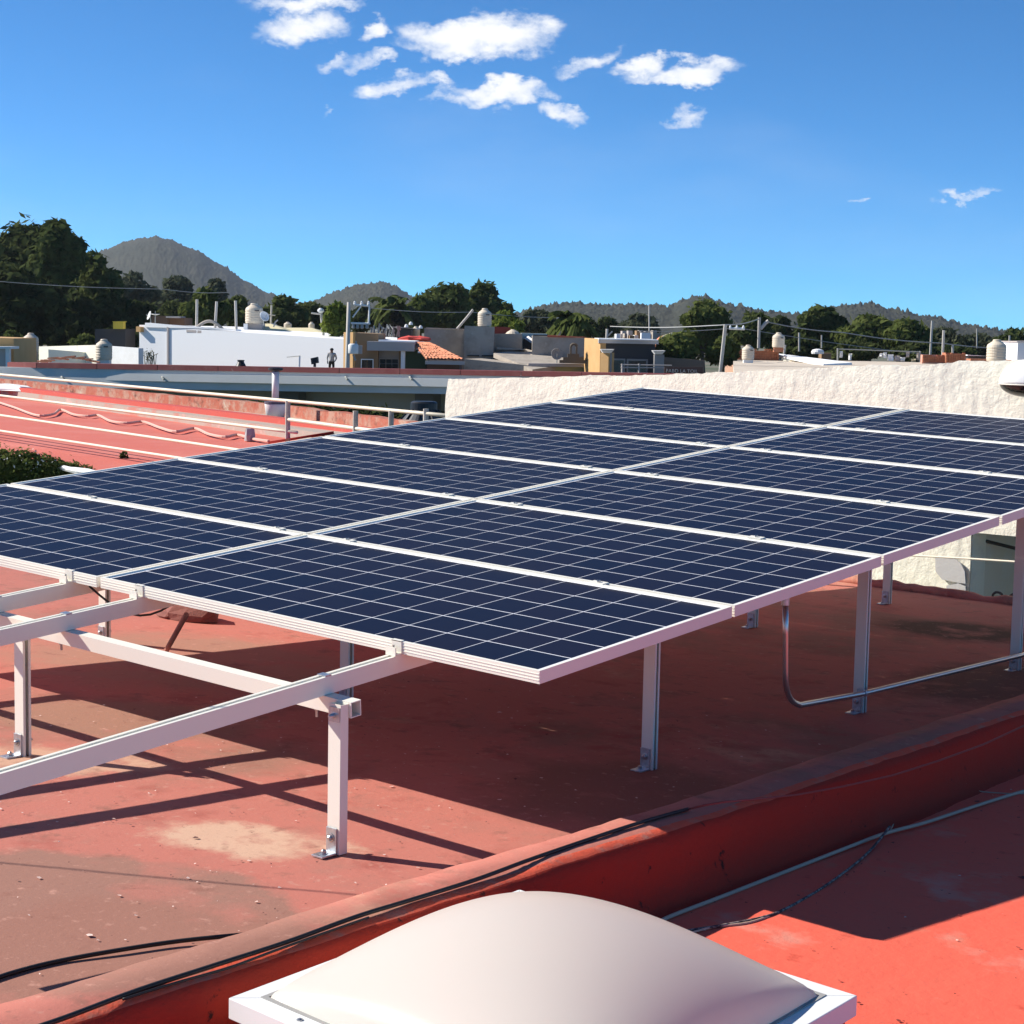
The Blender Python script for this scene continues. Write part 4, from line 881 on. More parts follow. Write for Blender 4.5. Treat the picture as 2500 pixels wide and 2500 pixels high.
tag(MB().tube([wp(480 + 64 * k / 12, 800 - 18 * math.sin(k / 12 * math.pi) + 4 * k / 12, 113.5) for k in range(13)], .1, 6).build('roof_arch', M_con), 'thin concrete arch spanning between the roof poles', 'arch')
tag(MB().boxa(wp(575, 812, 112), RH * .55, FH * .6, UP * .14).build('red_slab', M_drd), 'dark red slab lying at the white roof end', 'slab')
D = 116; t = thing('yellow_water_box', wp(292, 800, D), 'yellow plastic box on a rooftop among the trees', 'water box'); blk(MB(), 276, 300, 786, wp(285, 803, D).z, D, .8).build('box_body', mat('yellow_plastic', (.75, .55, .06), .6), t, fix=True); blk(MB(), 274, 302, 784.5, wp(285, 786, D).z, D - .05, .9).build('lid', MATS['yellow_plastic'], t, fix=True); blk(MB(), 232, 306, 803, gz(D), D + .4, 3).build('hut_below', M_chr, t, fix=True)
# tank tower
D = 115; t = thing('tank_tower', wp(620, 820, D), 'white masonry tower carrying the biggest beige tank', 'tower'); blk(MB(), 597, 641, 790, -4, D, 1.2).build('wall', M_lil, t, fix=True); blk(MB(), 594.5, 604, 790, -4, D - .3, 1.4).build('corner_pier', M_wht, t, fix=True)
tank(599, 642, 741, 789.6, 115.2, 'biggest beige water tank on the white masonry tower', None)
dish(wp(646, 772, 113), .34, toCam * .6 + Vector(RH) * .5 + UP * .35, 'white dish beside the biggest tank')
# yellow hipped roof house
D = 117; t = thing('yellow_house', wp(710, 830, D), 'pale yellow hip roofed house behind the white wall', 'house')
zt = wp(700, 800, D + 2).z; ze = wp(700, 818, D - 2).z
def hip(u0, u1, ur0, ur1, ve, vr, D, dep, nm, m):
    A, B = wp(u0, ve, D), wp(u1, ve, D); C, E_ = B + FH * dep, A + FH * dep; R0, R1 = wp(ur0, vr, D + dep / 2), wp(ur1, vr, D + dep / 2); b = MB(); n0 = len(b.v); b.v += [tuple(x) for x in (A, B, C, E_, R0, R1)]
    for f in ((0, 1, 5, 4), (1, 2, 5), (2, 3, 4, 5), (3, 0, 4), (0, 3, 2, 1)): b.face([n0 + i for i in f])
    return b.build(nm, m, t, fix=True)
hip(616, 722, 636, 660, 815, 790, D - 3, 6, 'roof', M_ylw); hip(640, 806, 662, 760, 820, 800, D - 2.5, 7, 'roof', M_ylw)
blk(MB(), 622, 676, 815, -4, D - 2.4, 4).build('wall', M_ora, t, fix=True); blk(MB(), 676, 716, 818, -4, D - 1.8, 4).build('louvre_wall', M_bro, t, fix=True)
for k in range(4): blk(MB(), 679, 713, 820 + 2.6 * k, wp(690, 821.4 + 2.6 * k, D - 2).z, D - 2.0, .1).build('louvre', M_con, t, fix=True)
blk(MB(), 714, 746, 822, -4, D - 3.6, .5, 0, 822).build('white_gable', M_wht, t, fix=True)
tank(693, 712, 786, 803, 122, 'small distant beige tank with round lid on the yellow roof'); tank(753, 768, 786, 806, 122, 'small brownish tank at the lower end of the yellow roof', rib=False)
tag(MB().tube([wp(663, 745, 119), wp(661, 800, 119)], .06, 6).tube([wp(655, 768, 119), wp(672, 770, 119)], .04, 5).build('antenna_mast', M_pole), 'thin mast with short crossbar beside the biggest tank', 'antenna')
t = thing('antenna', wp(670, 800, 110), 'small bent rooftop antenna on the yellow roof', 'antenna'); MB().tube([wp(668, 798, 110), wp(672, 786, 110), wp(678, 781, 110)], .05, 5).tube([wp(664, 790, 110), wp(676, 793, 110)], .04, 5).build('antenna_rods', M_wire, t)
t = thing('street_lamp', wp(788, 810, 109), 'street lamp with pale head and short arms over the yellow roof', 'street lamp'); MB().tube([wp(784, 764, 109), wp(789, 812, 109), wp(789, 900, 109)], .09, 6).build('lamp_post', M_pole, t); MB().lathe(wp(783, 764, 109), [(.1, 0), (.2, .1), (.2, .2), (.08, .3)], 10).build('lamp_head', M_white, t); MB().tube([wp(760, 764, 109), wp(783, 767, 109), wp(793, 775, 109)], .06, 5).build('lamp_arm', M_pole, t)
# person in front of the white building
def person():
    D = 101; top = wp(810, 850, D); h = 1.70; z0 = top.z - h; o = Vector((top.x, top.y, z0)); t = thing('person', o, 'person standing in pale shirt and dark trousers before the white building', 'person')
    P = {'pel': (0, 0, .92), 'che': (0, .0, 1.30), 'nec': (0, 0, 1.45), 'hea': (0, -.01, 1.56), 'top': (0, -.01, 1.66), 'hl': (-.10, 0, .88), 'kl': (-.11, -.02, .48), 'al': (-.11, .02, .07), 'tl': (-.12, -.14, .03), 'hr': (.10, 0, .88), 'kr': (.10, -.01, .48), 'ar': (.10, .02, .07), 'tr': (.11, -.14, .03), 'sl': (-.19, 0, 1.38), 'el': (-.26, .03, 1.12), 'wl': (-.22, -.08, .90), 'fl': (-.20, -.11, .80), 'sr': (.19, 0, 1.38), 'er': (.27, .03, 1.12), 'wr': (.20, -.12, .96), 'fr': (.14, -.17, .94)}
    Ed = [('pel', 'che'), ('che', 'nec'), ('nec', 'hea'), ('hea', 'top'), ('pel', 'hl'), ('hl', 'kl'), ('kl', 'al'), ('al', 'tl'), ('pel', 'hr'), ('hr', 'kr'), ('kr', 'ar'), ('ar', 'tr'), ('che', 'sl'), ('sl', 'el'), ('el', 'wl'), ('wl', 'fl'), ('che', 'sr'), ('sr', 'er'), ('er', 'wr'), ('wr', 'fr')]
    Rr = {'pel': .15, 'che': .155, 'nec': .055, 'hea': .095, 'top': .07, 'hl': .095, 'hr': .095, 'kl': .062, 'kr': .062, 'al': .045, 'ar': .045, 'tl': .04, 'tr': .04, 'sl': .07, 'sr': .07, 'el': .05, 'er': .05, 'wl': .035, 'wr': .035, 'fl': .035, 'fr': .035}
    ks = list(P); me = bpy.data.meshes.new('body'); me.from_pydata([tuple(o + RH * P[k][0] + FH * P[k][1] + UP * P[k][2]) for k in ks], [(ks.index(a), ks.index(b)) for a, b in Ed], [])
    ob = bpy.data.objects.new('body', me); COL.objects.link(ob); md = ob.modifiers.new('skin', 'SKIN'); sv = me.skin_vertices[0].data
    for i, k in enumerate(ks): sv[i].radius = (Rr[k], Rr[k]); sv[i].use_root = (k == 'pel')
    ob.modifiers.new('sub', 'SUBSURF').levels = 2; ob.modifiers['sub'].render_levels = 2
    M = bpy.data.materials.new('clothed_body'); M.use_nodes = True; N = M.node_tree.nodes; K = M.node_tree.links; g = N.new('ShaderNodeNewGeometry'); sx = N.new('ShaderNodeSeparateXYZ'); K.new(g.outputs['Position'], sx.inputs[0]); mr = N.new('ShaderNodeMapRange'); K.new(sx.outputs['Z'], mr.inputs[0]); mr.inputs['From Min'].default_value = z0; mr.inputs['From Max'].default_value = z0 + 1.7; cr = N.new('ShaderNodeValToRGB'); cr.color_ramp.interpolation = 'CONSTANT'
    el = cr.color_ramp.elements; el[0].position = 0; el[0].color = (.012, .011, .01, 1); el[1].position = .56; el[1].color = (.50, .49, .46, 1); e3 = el.new(.84); e3.color = (.20, .11, .075, 1); K.new(mr.outputs[0], cr.inputs[0]); K.new(cr.outputs[0], N['Principled BSDF'].inputs['Base Color']); N['Principled BSDF'].inputs['Roughness'].default_value = .85
    me.materials.append(M); par(ob, t)
    hd = o + UP * 1.60 - FH * .0; MB().lathe(hd, [(.10, -.02), (.108, .03), (.09, .08), (.03, .11)], 14).build('hair', mat('dark_hair', (.012, .01, .009), .7), t, smooth=True)
    fc = o + UP * 1.56 - FH * .10; MB().boxa(fc - RH * .012 - UP * .02, RH * .024, -FH * .02, UP * .04).build('nose', mat('skin', (.22, .12, .08), .6), t)
person()
# power pole
D = 86; t = thing('power_pole', wp(850, 900, D), 'concrete power pole with insulator crossarm and white transformer', 'power pole')
MB().tube([wp(851.5, 738, D), wp(848, 900, D), wp(847, 960, D)], [.085, .12, .13], 10).build('pole', M_pole, t, smooth=True)
MB().tube([wp(863, 744, D - .1), wp(903, 747, D - .1)], .05, 6).tube([wp(902, 747, D - .1), wp(900, 789, D - .1)], .045, 6).tube([wp(881, 748, D - .1), wp(861, 775, D - .1)], .035, 6).tube([wp(857, 789, D - .1), wp(904, 790, D - .1)], .05, 6).build('crossarm', M_white, t)
for u in (866, 883, 900): MB().lathe(wp(u, 745, D - .1), [(.05, 0), (.07, .05), (.05, .1), (.06, .14), (.03, .2)], 8).build('insulator', M_white, t)
for u in (862, 873, 884, 896): MB().lathe(wp(u, 803, D - .1), [(.04, 0), (.09, .05), (.07, .14), (.08, .18), (.03, .25)], 8).build('fuse', M_wire, t)
MB().lathe(wp(862, 864, D), [(.24, 0), (.26, .05), (.26, .42), (.2, .5)], 14).build('transformer', M_white, t, smooth=True); MB().boxa(wp(872, 864, D + .1), RH * .22, FH * .3, UP * .42).build('meter_box', M_lil, t)
MB().tube([wp(868, 842, D), wp(870, 832, D)], .04, 6).tube([wp(862, 865, D), wp(868, 880, D)], .05, 6).build('bushing', M_wire, t)
# brown house with flat canopy
D = 92; t = thing('brown_house', wp(950, 900, D), 'brown house with side toned sunlit ochre, lilac canopy and white framed windows', 'house')
blk(MB(), 839, 862, 811, -4, D + .5, .25, -.6, 811).build('sunlit_ochre_side', M_ora, t, fix=True); blk(MB(), 861, 924, 812, -4, D, 5, 0, 815).build('wall', M_bro, t, fix=True); blk(MB(), 924, 980, 838, -4, D + .5, 5).build('recess_wall', M_lil, t, fix=True); blk(MB(), 974, 986, 850, -4, D + .3, 4).build('brown_strip', M_bro, t, fix=True)  # ochre and darker brown put sun and shade into side and front
blk(MB(), 896, 1012, 833, wp(900, 855, D).z, D - 1.2, 5, 0, 836).build('canopy', M_lil, t, fix=True); blk(MB(), 924, 1012, 829.5, wp(924, 833.5, D).z, D - .6, 4.4, 0, 833).build('canopy_top', M_wht, t, fix=True); blk(MB(), 979, 989, 856, -4, D - 1, .3).build('pillar', M_wht, t, fix=True); blk(MB(), 988, 1040, 855, -4, D - .2, 4).build('green_wall', M_grn, t, fix=True)
def window(t, u0, u1, v0, v1, D, cols, rows, m=M_wht, fw=2.2, sill=False):
    w = MB(); rect(w, u0, u1, v0, v0 + fw, D, .06, .08); rect(w, u0, u1, v1 - fw, v1, D, .06, .08); rect(w, u0, u0 + fw, v0 + fw, v1 - fw, D, .06, .08); rect(w, u1 - fw, u1, v0 + fw, v1 - fw, D, .06, .08)
    f = w.build('window', m, t)
    for i in range(cols):
        for j in range(rows):
            a = u0 + fw + (u1 - u0 - 2 * fw) * i / cols + (.7 if i else 0); b_ = u0 + fw + (u1 - u0 - 2 * fw) * (i + 1) / cols - (.7 if i < cols - 1 else 0); c = v0 + fw + (v1 - v0 - 2 * fw) * j / rows + (.6 if j else 0); d = v0 + fw + (v1 - v0 - 2 * fw) * (j + 1) / rows - (.6 if j < rows - 1 else 0)
            rect(MB(), a, b_, c, d, D, .02, .03).build('pane', M_glass, f)
window(t, 881, 912, 876, 902, D, 2, 1); window(t, 925, 974, 874, 902, D + .5, 3, 2, M_lil, 2.5)
MB().tube([wp(850, 815, D + 1), wp(850, 812, D + 1)], .1, 6).build('roof_stub', M_con, t)
# tiled hip roof
D = 88; t = thing('tiled_roof_house', wp(1070, 900, D), 'house with sloping terracotta tiled roof and white eaves', 'house')
A0, A1 = wp(1040, 876, D), wp(1134, 879, D); B0, B1 = wp(1008, 836, D + 4.5), wp(1050, 838, D + 5)
for j in range(9):
    for i in range(11):
        f0, f1 = j / 9, (j + 1) / 9; g0, g1 = i / 11, (i + 1) / 11
        def q(g, f): return (A0.lerp(A1, g)).lerp(B0.lerp(B1, g), f)
        a, b_, c, d = q(g0, f0), q(g1, f0), q(g1, f1), q(g0, f1); lift = UP * random.uniform(.0, .05); b = MB(); mid = (a + b_) / 2; mid2 = (c + d) / 2; hmp = UP * .07
        n0 = len(b.v); b.v += [tuple(x) for x in (a + lift, mid + lift + hmp, b_ + lift, c, mid2 + hmp, d)]; b.face((n0, n0 + 1, n0 + 4, n0 + 5)); b.face((n0 + 1, n0 + 2, n0 + 3, n0 + 4))
        n0 = len(b.v); b.v += [tuple(x - UP * .05) for x in (a + lift, b_ + lift, c, d)]; b.face((n0 + 3, n0 + 2, n0 + 1, n0)); b.build('roof_tile', M_tile, t)
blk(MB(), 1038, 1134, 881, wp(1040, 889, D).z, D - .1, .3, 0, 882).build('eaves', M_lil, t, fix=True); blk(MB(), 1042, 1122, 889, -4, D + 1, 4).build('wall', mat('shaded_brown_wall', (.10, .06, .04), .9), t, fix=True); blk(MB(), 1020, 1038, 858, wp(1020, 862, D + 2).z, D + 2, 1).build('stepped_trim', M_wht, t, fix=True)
tag(lump(wp(1012, 833, 97), (1.0, .9, .28), 21, mat('red_cloth', (.60, .06, .04), .7), 'red_awning', None), 'bright red awning above the tiled roof', 'awning')
tank(1005, 1025, 797, 823, 104, 'pale water tank standing above the red awning', rib=False)
t = thing('pipe_rack', wp(930, 830, 98), 'jumble of grey pipe trestles on the brown house roof', 'pipe rack'); rr = random.Random(6)
for k in range(12):
    u = 903 + 6.5 * k; MB().tube([wp(u, 822, 98), wp(u + rr.uniform(-8, 10), 790 + rr.uniform(-3, 14), 98 + rr.uniform(-.5, .5)), wp(u + rr.uniform(-4, 16), 806 + rr.uniform(-6, 10), 98)], .05, 5).build('pipe', M_wire, t)
t = thing('roof_shelter', wp(990, 820, 102), 'dark shelter with domed pale lids on a flat roof behind the pipes', 'shelter'); blk(MB(), 970, 1005, 800, -2, 102, 2, 0, 806).build('side', M_chr, t, fix=True); blk(MB(), 966, 1008, 797, wp(970, 800.5, 102).z, 101.8, 2.4, 0, 803).build('top', M_lil, t, fix=True)
for (u, v) in ((992, 795), (1003, 789), (1027, 798)): MB().lathe(wp(u, v + 4, 102.5), [(.12, 0), (.1, .12), (.03, .18)], 10).build('pale_lid', M_white, t)
# concrete houses
D = 98; t = thing('concrete_house', wp(1120, 880, D), 'raw grey concrete house with block tower on its roof', 'house')
blk(MB(), 1036, 1136, 801, -4, D + 1, 5, 0, 806).build('wall', M_con, t, fix=True); blk(MB(), 1134, 1206, 795, -4, D - .5, 3, 0, 798).build('block_tower', M_con, t, fix=True); blk(MB(), 1205, 1275, 815, -4, D + 1.5, 4).build('wall', M_con, t, fix=True); blk(MB(), 1206, 1246, 797, -4, D + 3.4, 2, 0, 799).build('dark_red_wall', M_drd, t, fix=True); blk(MB(), 1134, 1290, 876, -4, D - 4, 3, -1, 892).build('lower_wall', M_con, t, fix=True)
blk(MB(), 1040, 1134, 799.5, wp(1040, 801, D).z, D + .9, .5, 0, 804.5).build('coping', M_lil, t, fix=True)
for (u0, u1) in ((1141, 1170), (1176, 1204)): blk(MB(), u0, u1, 867, wp(u0, 870, D - 1).z, D - .6, .1).build('vent_slot', M_black, t, fix=True)
A0, A1, B1_, B0_ = wp(1205, 862, D - 1), wp(1300, 902, D - 6), wp(1420, 884, D - 3), wp(1285, 852, D + 1)
MB().prism([A0, A1, B1_, B0_], (0, 0, -.25)).build('sloped_slab', M_con, t, fix=True); blk(MB(), 1213, 1282, 848, wp(1213, 853, D).z, D - .2, 1.5, 0, 853).build('slab_edge', M_con, t, fix=True)
tank(1166, 1200, 753, 796.5, D + .3, 'pinkish beige tank on the raw concrete block tower', None)
tag(MB().tube([wp(1155, 756, 100), wp(1140, 775, 100), wp(1116, 803, 100)], .07, 6).build('leaning_pipe', M_pole), 'pale pipe leaning over the concrete house roof', 'pipe')
D = 102; t = thing('mint_house', wp(1290, 860, D), 'pale mint house with dark arched doorway and white awning', 'house'); blk(MB(), 1272, 1336, 813, -4, D + .6, 3, 0, 815).build('wall', mat('mint_render', (.60, .68, .62), .85), t, fix=True)
ar = [wp(1277 + 23 * k / 10, 852 - (22 + 10 * math.sin(math.pi * k / 10)) if 0 <= k <= 10 else 0, D + .5) for k in range(11)]; ar += [wp(1300, 856, D + .5), wp(1277, 856, D + .5)]
MB().prism(ar, FH * .08).build('arched_door', M_black, t, fix=True); MB().prism([wp(1279, 826, D + .3), wp(1290, 820, D + .3), wp(1302, 830, D - .2), wp(1298, 838, D - .2)], FH * .05).build('awning', M_wht, t, fix=True)
tag(MB().lathe(wp(1252, 815, 100), [(.42, 0), (.3, .12), (.08, .25)], 14).build('dome_cap', M_tank), 'small pinkish domed cap on the concrete wall', 'dome')
D = 97; t = thing('grey_wall_house', wp(1370, 880, D), 'grey rendered house with red roof edge and stepped bell gable', 'house'); blk(MB(), 1300, 1432, 820, -4, D, 4, 0, 826).build('wall', M_con, t, fix=True); blk(MB(), 1337, 1432, 818, wp(1337, 823, D).z, D - .1, 2, 0, 823).build('red_edge', mat('red_edge', (.52, .12, .06), .8), t, fix=True); blk(MB(), 1302, 1337, 817, wp(1302, 820, D).z, D - .1, 1).build('dark_edge', M_chr, t, fix=True)
blk(MB(), 1290, 1446, 887, wp(1290, 893, D - 3).z, D - 4, 4, 0, 888).build('ledge', M_lil, t, fix=True); blk(MB(), 1293, 1436, 893, -4, D - 3.6, 3).build('olive_wall', mat('olive_render', (.40, .36, .16), .85), t, fix=True)
dish(wp(1360, 864, D - 3), .31, toCam, 'grey round dish before the grey rendered wall', mat('grey_dish', (.25, .245, .24), .7))
D = 92.5; t = thing('bell_gable', wp(1400, 886, D), 'dark stone stepped bell gable with arched opening', 'gable'); M_st = mat('dark_stone', (.14, .115, .085), .9)
for (u0, u1, v0, v1) in ((1366, 1434, 879, 886.5), (1375, 1426, 872, 878.8), (1386, 1414, 864, 871.8), (1392, 1396, 846, 863.8), (1406, 1410, 846, 863.8)): blk(MB(), u0, u1, v0, wp(u0, v1, D).z, D, .35).build('stone_course', M_st, t, fix=True)
MB().tube([wp(1401 - 7 * math.cos(math.pi * k / 10), 846 - 6 * math.sin(math.pi * k / 10), D + .17) for k in range(11)], .07, 6).build('arch', M_st, t)
# orange and charcoal house
D = 90; t = thing('charcoal_house', wp(1540, 900, D), 'orange and charcoal house with white cornice and capped pillars', 'house')
blk(MB(), 1427, 1466, 825, -4, D + 3, .3, -2.6, 828).build('orange_side', M_ora, t, fix=True); blk(MB(), 1464, 1600, 836, -4, D + .6, 5).build('wall', M_chr, t, fix=True); blk(MB(), 1462, 1608, 828, wp(1462, 837.5, D).z, D, 5.5, 0, 831).build('cornice', M_lil, t, fix=True); blk(MB(), 1462, 1606, 826, wp(1462, 828.4, D).z, D - .15, 5, 0, 829).build('cornice_lip', M_wht, t, fix=True)
blk(MB(), 1466, 1486, 861, -4, D - 1, .5, -.3).build('orange_pier', M_ora, t, fix=True); blk(MB(), 1485, 1494, 862, -4, D - 1.2, .8).build('grey_pier', mat('mid_grey_render', (.30, .29, .28), .85), t, fix=True); blk(MB(), 1598, 1622, 866, -4, D - 1, .8).build('grey_pier', MATS['mid_grey_render'], t, fix=True)
for (u0, u1, v) in ((1467, 1500, 853), (1594, 1625, 856)):
    a, b_ = wp(u0, v, D - 1.5), wp(u1, v, D - 1.5); c, d = wp(u0 + 6, v + 9, D - 1.3), wp(u1 - 8, v + 9, D - 1.3); MB().prism([a, b_, d, c], FH * 1.2).build('capital', M_wht, t, fix=True)
window(t, 1494, 1527, 875, 912, D + .6, 1, 1, MATS['mid_grey_render'], 4); window(t, 1530, 1582, 876, 912, D + .6, 2, 1, MATS['mid_grey_render'], 4.5)
tag(MB().tube([wp(1515, 890, D - 4), wp(1640, 892, D - 4)], .03, 5).tube([wp(1515, 897, D - 4), wp(1640, 898, D - 4)], .03, 5).tube([wp(1519, 888, D - 4), wp(1519, 912, D - 4)], .06, 5).tube([wp(1560, 888, D - 4), wp(1560, 912, D - 4)], .05, 5).build('front_fence', M_lil), 'thin pale rail fence before the charcoal house', 'fence')
D = 105; t = thing('white_parapet_box', wp(1575, 830, D), 'small white roof box above the cornice of the charcoal house', 'roof box'); blk(MB(), 1566, 1589, 811, -2, D, .8, 0, 813).build('box_body', M_wht, t, fix=True); blk(MB(), 1564, 1591, 809.5, wp(1564, 811.2, D).z, D - .05, .9, 0, 811).build('cap', M_lil, t, fix=True)
D = 112; t = thing('coral_house', wp(1635, 830, D), 'coral house gable with cream trim among the bushes', 'house'); MB().prism([wp(1605, 850, D), wp(1660, 850, D), wp(1660, 830, D), wp(1640, 817, D), wp(1622, 823, D), wp(1605, 838, D)], FH * 4).build('gable_wall', mat('coral_render', (.70, .26, .14), .85), t, fix=True); MB().tube([wp(1605, 837, D - .1), wp(1622, 822, D - .1), wp(1640, 816, D - .1), wp(1662, 830, D - .1)], .12, 5).build('trim', M_ylw, t)
tag(MB().tube([wp(1585, 745, 108), wp(1585, 812, 108)], .05, 5).build('antenna_mast', M_pole), 'thin antenna mast rising from the white roof box', 'antenna')
rr = random.Random(12)
for k in range(16):
    u = 1505 + 7 * k + rr.uniform(-3, 3); blk(MB(), u, u + rr.uniform(5, 12), 806 + rr.uniform(0, 14), -2, 118 + rr.uniform(0, 12), 2).build('far_house', rr.choice([M_wht, M_lil, M_con, M_bro]), fix=True); tag(bpy.data.objects[-1] if False else COL.objects[-1], 'tiny far house block seen above the cornice of the charcoal house', 'house', 'far house blocks above the cornice')
t = thing('roof_yard_post', wp(1482, 828, 96), 'short pale post with diagonal arm on the orange house roof', 'post'); MB().tube([wp(1482, 803, 96), wp(1481, 828, 96)], .07, 6).build('post', M_pole, t); MB().tube([wp(1484, 820, 96), wp(1495, 809, 96)], .04, 5).build('arm', M_pole, t)
# lettered sign
D = 78; sg = thing('lettered_sign', wp(1668, 915, D), 'dark brown sign board with pale capital letters beyond the stucco wall', 'sign')
blk(MB(), 1622, 1716, 896, wp(1622, 914, D).z, D, .1, 0, 896).build('board', mat('sign_brown', (.10, .055, .045), .8), sg, fix=True)
def text(parent, s, u, v, hpx, D, m):
    cu = bpy.data.curves.new('lettering', 'FONT'); cu.body = s; cu.size = hpx * D / F * 1.22; cu.extrude = .01; cu.space_character = 1.05
    o = bpy.data.objects.new('lettering', cu); COL.objects.link(o); p = wp(u, v, D - .04); o.matrix_world = Matrix.Translation(p) @ Matrix((RH, UP, -FH)).transposed().to_4x4()
    cu.materials.append(m)
    dg = bpy.context.evaluated_depsgraph_get(); me = bpy.data.meshes.new_from_object(o.evaluated_get(dg)); n = bpy.data.objects.new('lettering', me); COL.objects.link(n); n.matrix_world = o.matrix_world.copy(); bpy.data.objects.remove(o); par(n, parent)
text(sg, 'FABO LA TOIL', 1626, 909, 9.5, D, mat('sign_letter', (.62, .55, .50), .8))
blk(MB(), 1622, 1720, 872, -4, D + 12, .4, 0, 880).build('back_wall', mat('brown_garden_wall', (.20, .15, .11), .9), sg, fix=True)
# right hand roofs
def pole(u, v0, v1, D, lab, r=.07, du=0, arm=None, name='utility_pole'):
    t = thing(name, wp(u, v1, D), lab, 'pole', 'poles among the far roofs'); MB().tube([wp(u + du, v0, D), wp(u, v1, D)], r, 8).build('shaft', M_pole, t)
    if arm: MB().tube([wp(arm[0], arm[2], D - .1), wp(arm[1], arm[3], D - .1)], .06, 6).build('crossarm', M_white, t); [MB().lathe(wp(x, arm[2], D - .1), [(.04, 0), (.06, .06), (.02, .16)], 8).build('insulator', M_white, t) for x in (arm[0] + 3, (arm[0] + arm[1]) / 2, arm[1] - 3)]
pole(1758, 793, 912, 84, 'leaning pale post with detached insulator crossarm beside the stucco wall', .085, 13, (1780, 1818, 802, 803)); pole(1852, 775, 850, 100, 'tall pale pole with bent arm behind the brick wall', .085, 2); tag(MB().tube([wp(1857, 803, 100), wp(1868, 790, 100), wp(1876, 783, 100)], .1, 6).build('lamp_bracket', M_pole), 'short bent lamp bracket on the tall pale pole', 'lamp bracket')
pole(1951, 812, 858, 112, 'thin pole behind the black lined roof, first of two', .06); pole(2006, 818, 850, 112, 'thin pole behind the black lined roof, second of two', .05); pole(2271, 783, 868, 104, 'thin tall pole behind the pink brick wall', .07, 5); pole(2301, 806, 875, 98, 'pale pole standing at the brick pier', .075, 3); pole(2326, 842, 862, 100, 'short stub pole on the brick pier', .07); pole(2385, 802, 850, 130, 'thin dark pole among the trees', .05); pole(2463, 819, 880, 110, 'thin pole beside the rightmost tank', .06, 2); pole(1912, 842, 878, 96, 'short leaning post at the white sloped roof', .06, 5)
D = 94; t = thing('brick_house', wp(1840, 880, D), 'bare orange brick house with unfinished top', 'house'); 
rr = random.Random(9)
def bricks(u0, u1, v0, v1, D, nu, nv, t):
    for j in range(nv):
        for i in range(nu):
            a = u0 + (u1 - u0) * i / nu; b_ = u0 + (u1 - u0) * (i + 1) / nu; c = v0 + (v1 - v0) * j / nv; d = v0 + (v1 - v0) * (j + 1) / nv
            if j == 0 and rr.random() < .35: continue
            rect(MB(), a + .25, b_ - .25, c + .25, d - .25, D, .12, .1 + rr.uniform(0, .03)).build('brick', M_brk, t)
M_brk = mat('single_brick', (.46, .18, .09), .9, obj_rand=(.34, .12, .06))
blk(MB(), 1793, 1902, 857, -4, D, 4, 0, 860).build('mortar_wall', mat('mortar', (.50, .30, .20), .9), t, fix=True); bricks(1794, 1902, 852, 892, D, 18, 10, t)
tank(1811, 1841, 842, 878, 88, 'beige water tank before the brick house on a white plinth', (.45, M_white)); tank(1885, 1915, 812, 848, 93.5, 'beige water tank standing on the brick house', (.25, M_brick))
t = thing('sloped_white_roof', wp(1980, 880, 92), 'white sloping sheet roof with shaded underside', 'roof'); MB().prism([wp(1900, 863, 96), wp(2080, 885, 88), wp(2010, 889, 86), wp(1900, 866, 95)], (0, 0, -.12)).build('sheet', M_wht, t, fix=True); blk(MB(), 1912, 2070, 878, -4, 93, 3, -2, 888).build('wall_below', M_stucco, t, fix=True); MB().prism([wp(1872, 883, 90), wp(1960, 899, 86), wp(1955, 904, 85), wp(1870, 890, 89)], (0, 0, -.15)).build('lower_sheet', M_lil, t, fix=True)
t = thing('cream_terrace_house', wp(1900, 900, 80), 'low cream house roof joining behind the stucco wall', 'house'); M_crf = mat('dusty_cream_roof', (.62, .53, .42), .9, var=[((.5, .42, .33), .5, (.5, .7))])
A, B = wp(1790, 893, 82), wp(2520, 886, 84); A.z = B.z = -.62; C, E_ = wp(2520, 880, 97), wp(1790, 884, 97); C.z = E_.z = -.5; A2, B2 = wp(1795, 900, 66), wp(2520, 900, 66); A2.z = B2.z = -.72
MB().prism([A, B, C, E_], (0, 0, -.2)).build('roof_sheet', M_crf, t, fix=True); MB().prism([A2, B2, B - UP * .01, A - UP * .01], (0, 0, -.2)).build('lower_roof_sheet', M_crf, t, fix=True); blk(MB(), 1810, 2480, 925, -4, 72, 3).build('wall', M_stucco, t, fix=True)
t = thing('air_cooler', wp(1995, 865, 98), 'white rounded roof cooler behind the white sloping roof', 'cooler'); MB().lathe(wp(1996, 864, 98), [(.34, 0), (.36, .1), (.3, .22), (.1, .28)], 14).build('cowl', M_white, t); blk(MB(), 2006, 2030, 862, -2, 98.5, 1).build('base', M_bro, t, fix=True)
t = thing('washing_line', wp(2140, 880, 97), 'washing line strung on two thin posts between far roofs', 'washing line'); MB().tube([wp(2045, 852, 97), wp(2130, 855, 97), wp(2246, 859, 97)], .03, 5).tube([wp(2045, 850, 97), wp(2045, 885, 97)], .05, 5).tube([wp(2246, 857, 97), wp(2246, 885, 97)], .05, 5).build('line', M_wire, t)
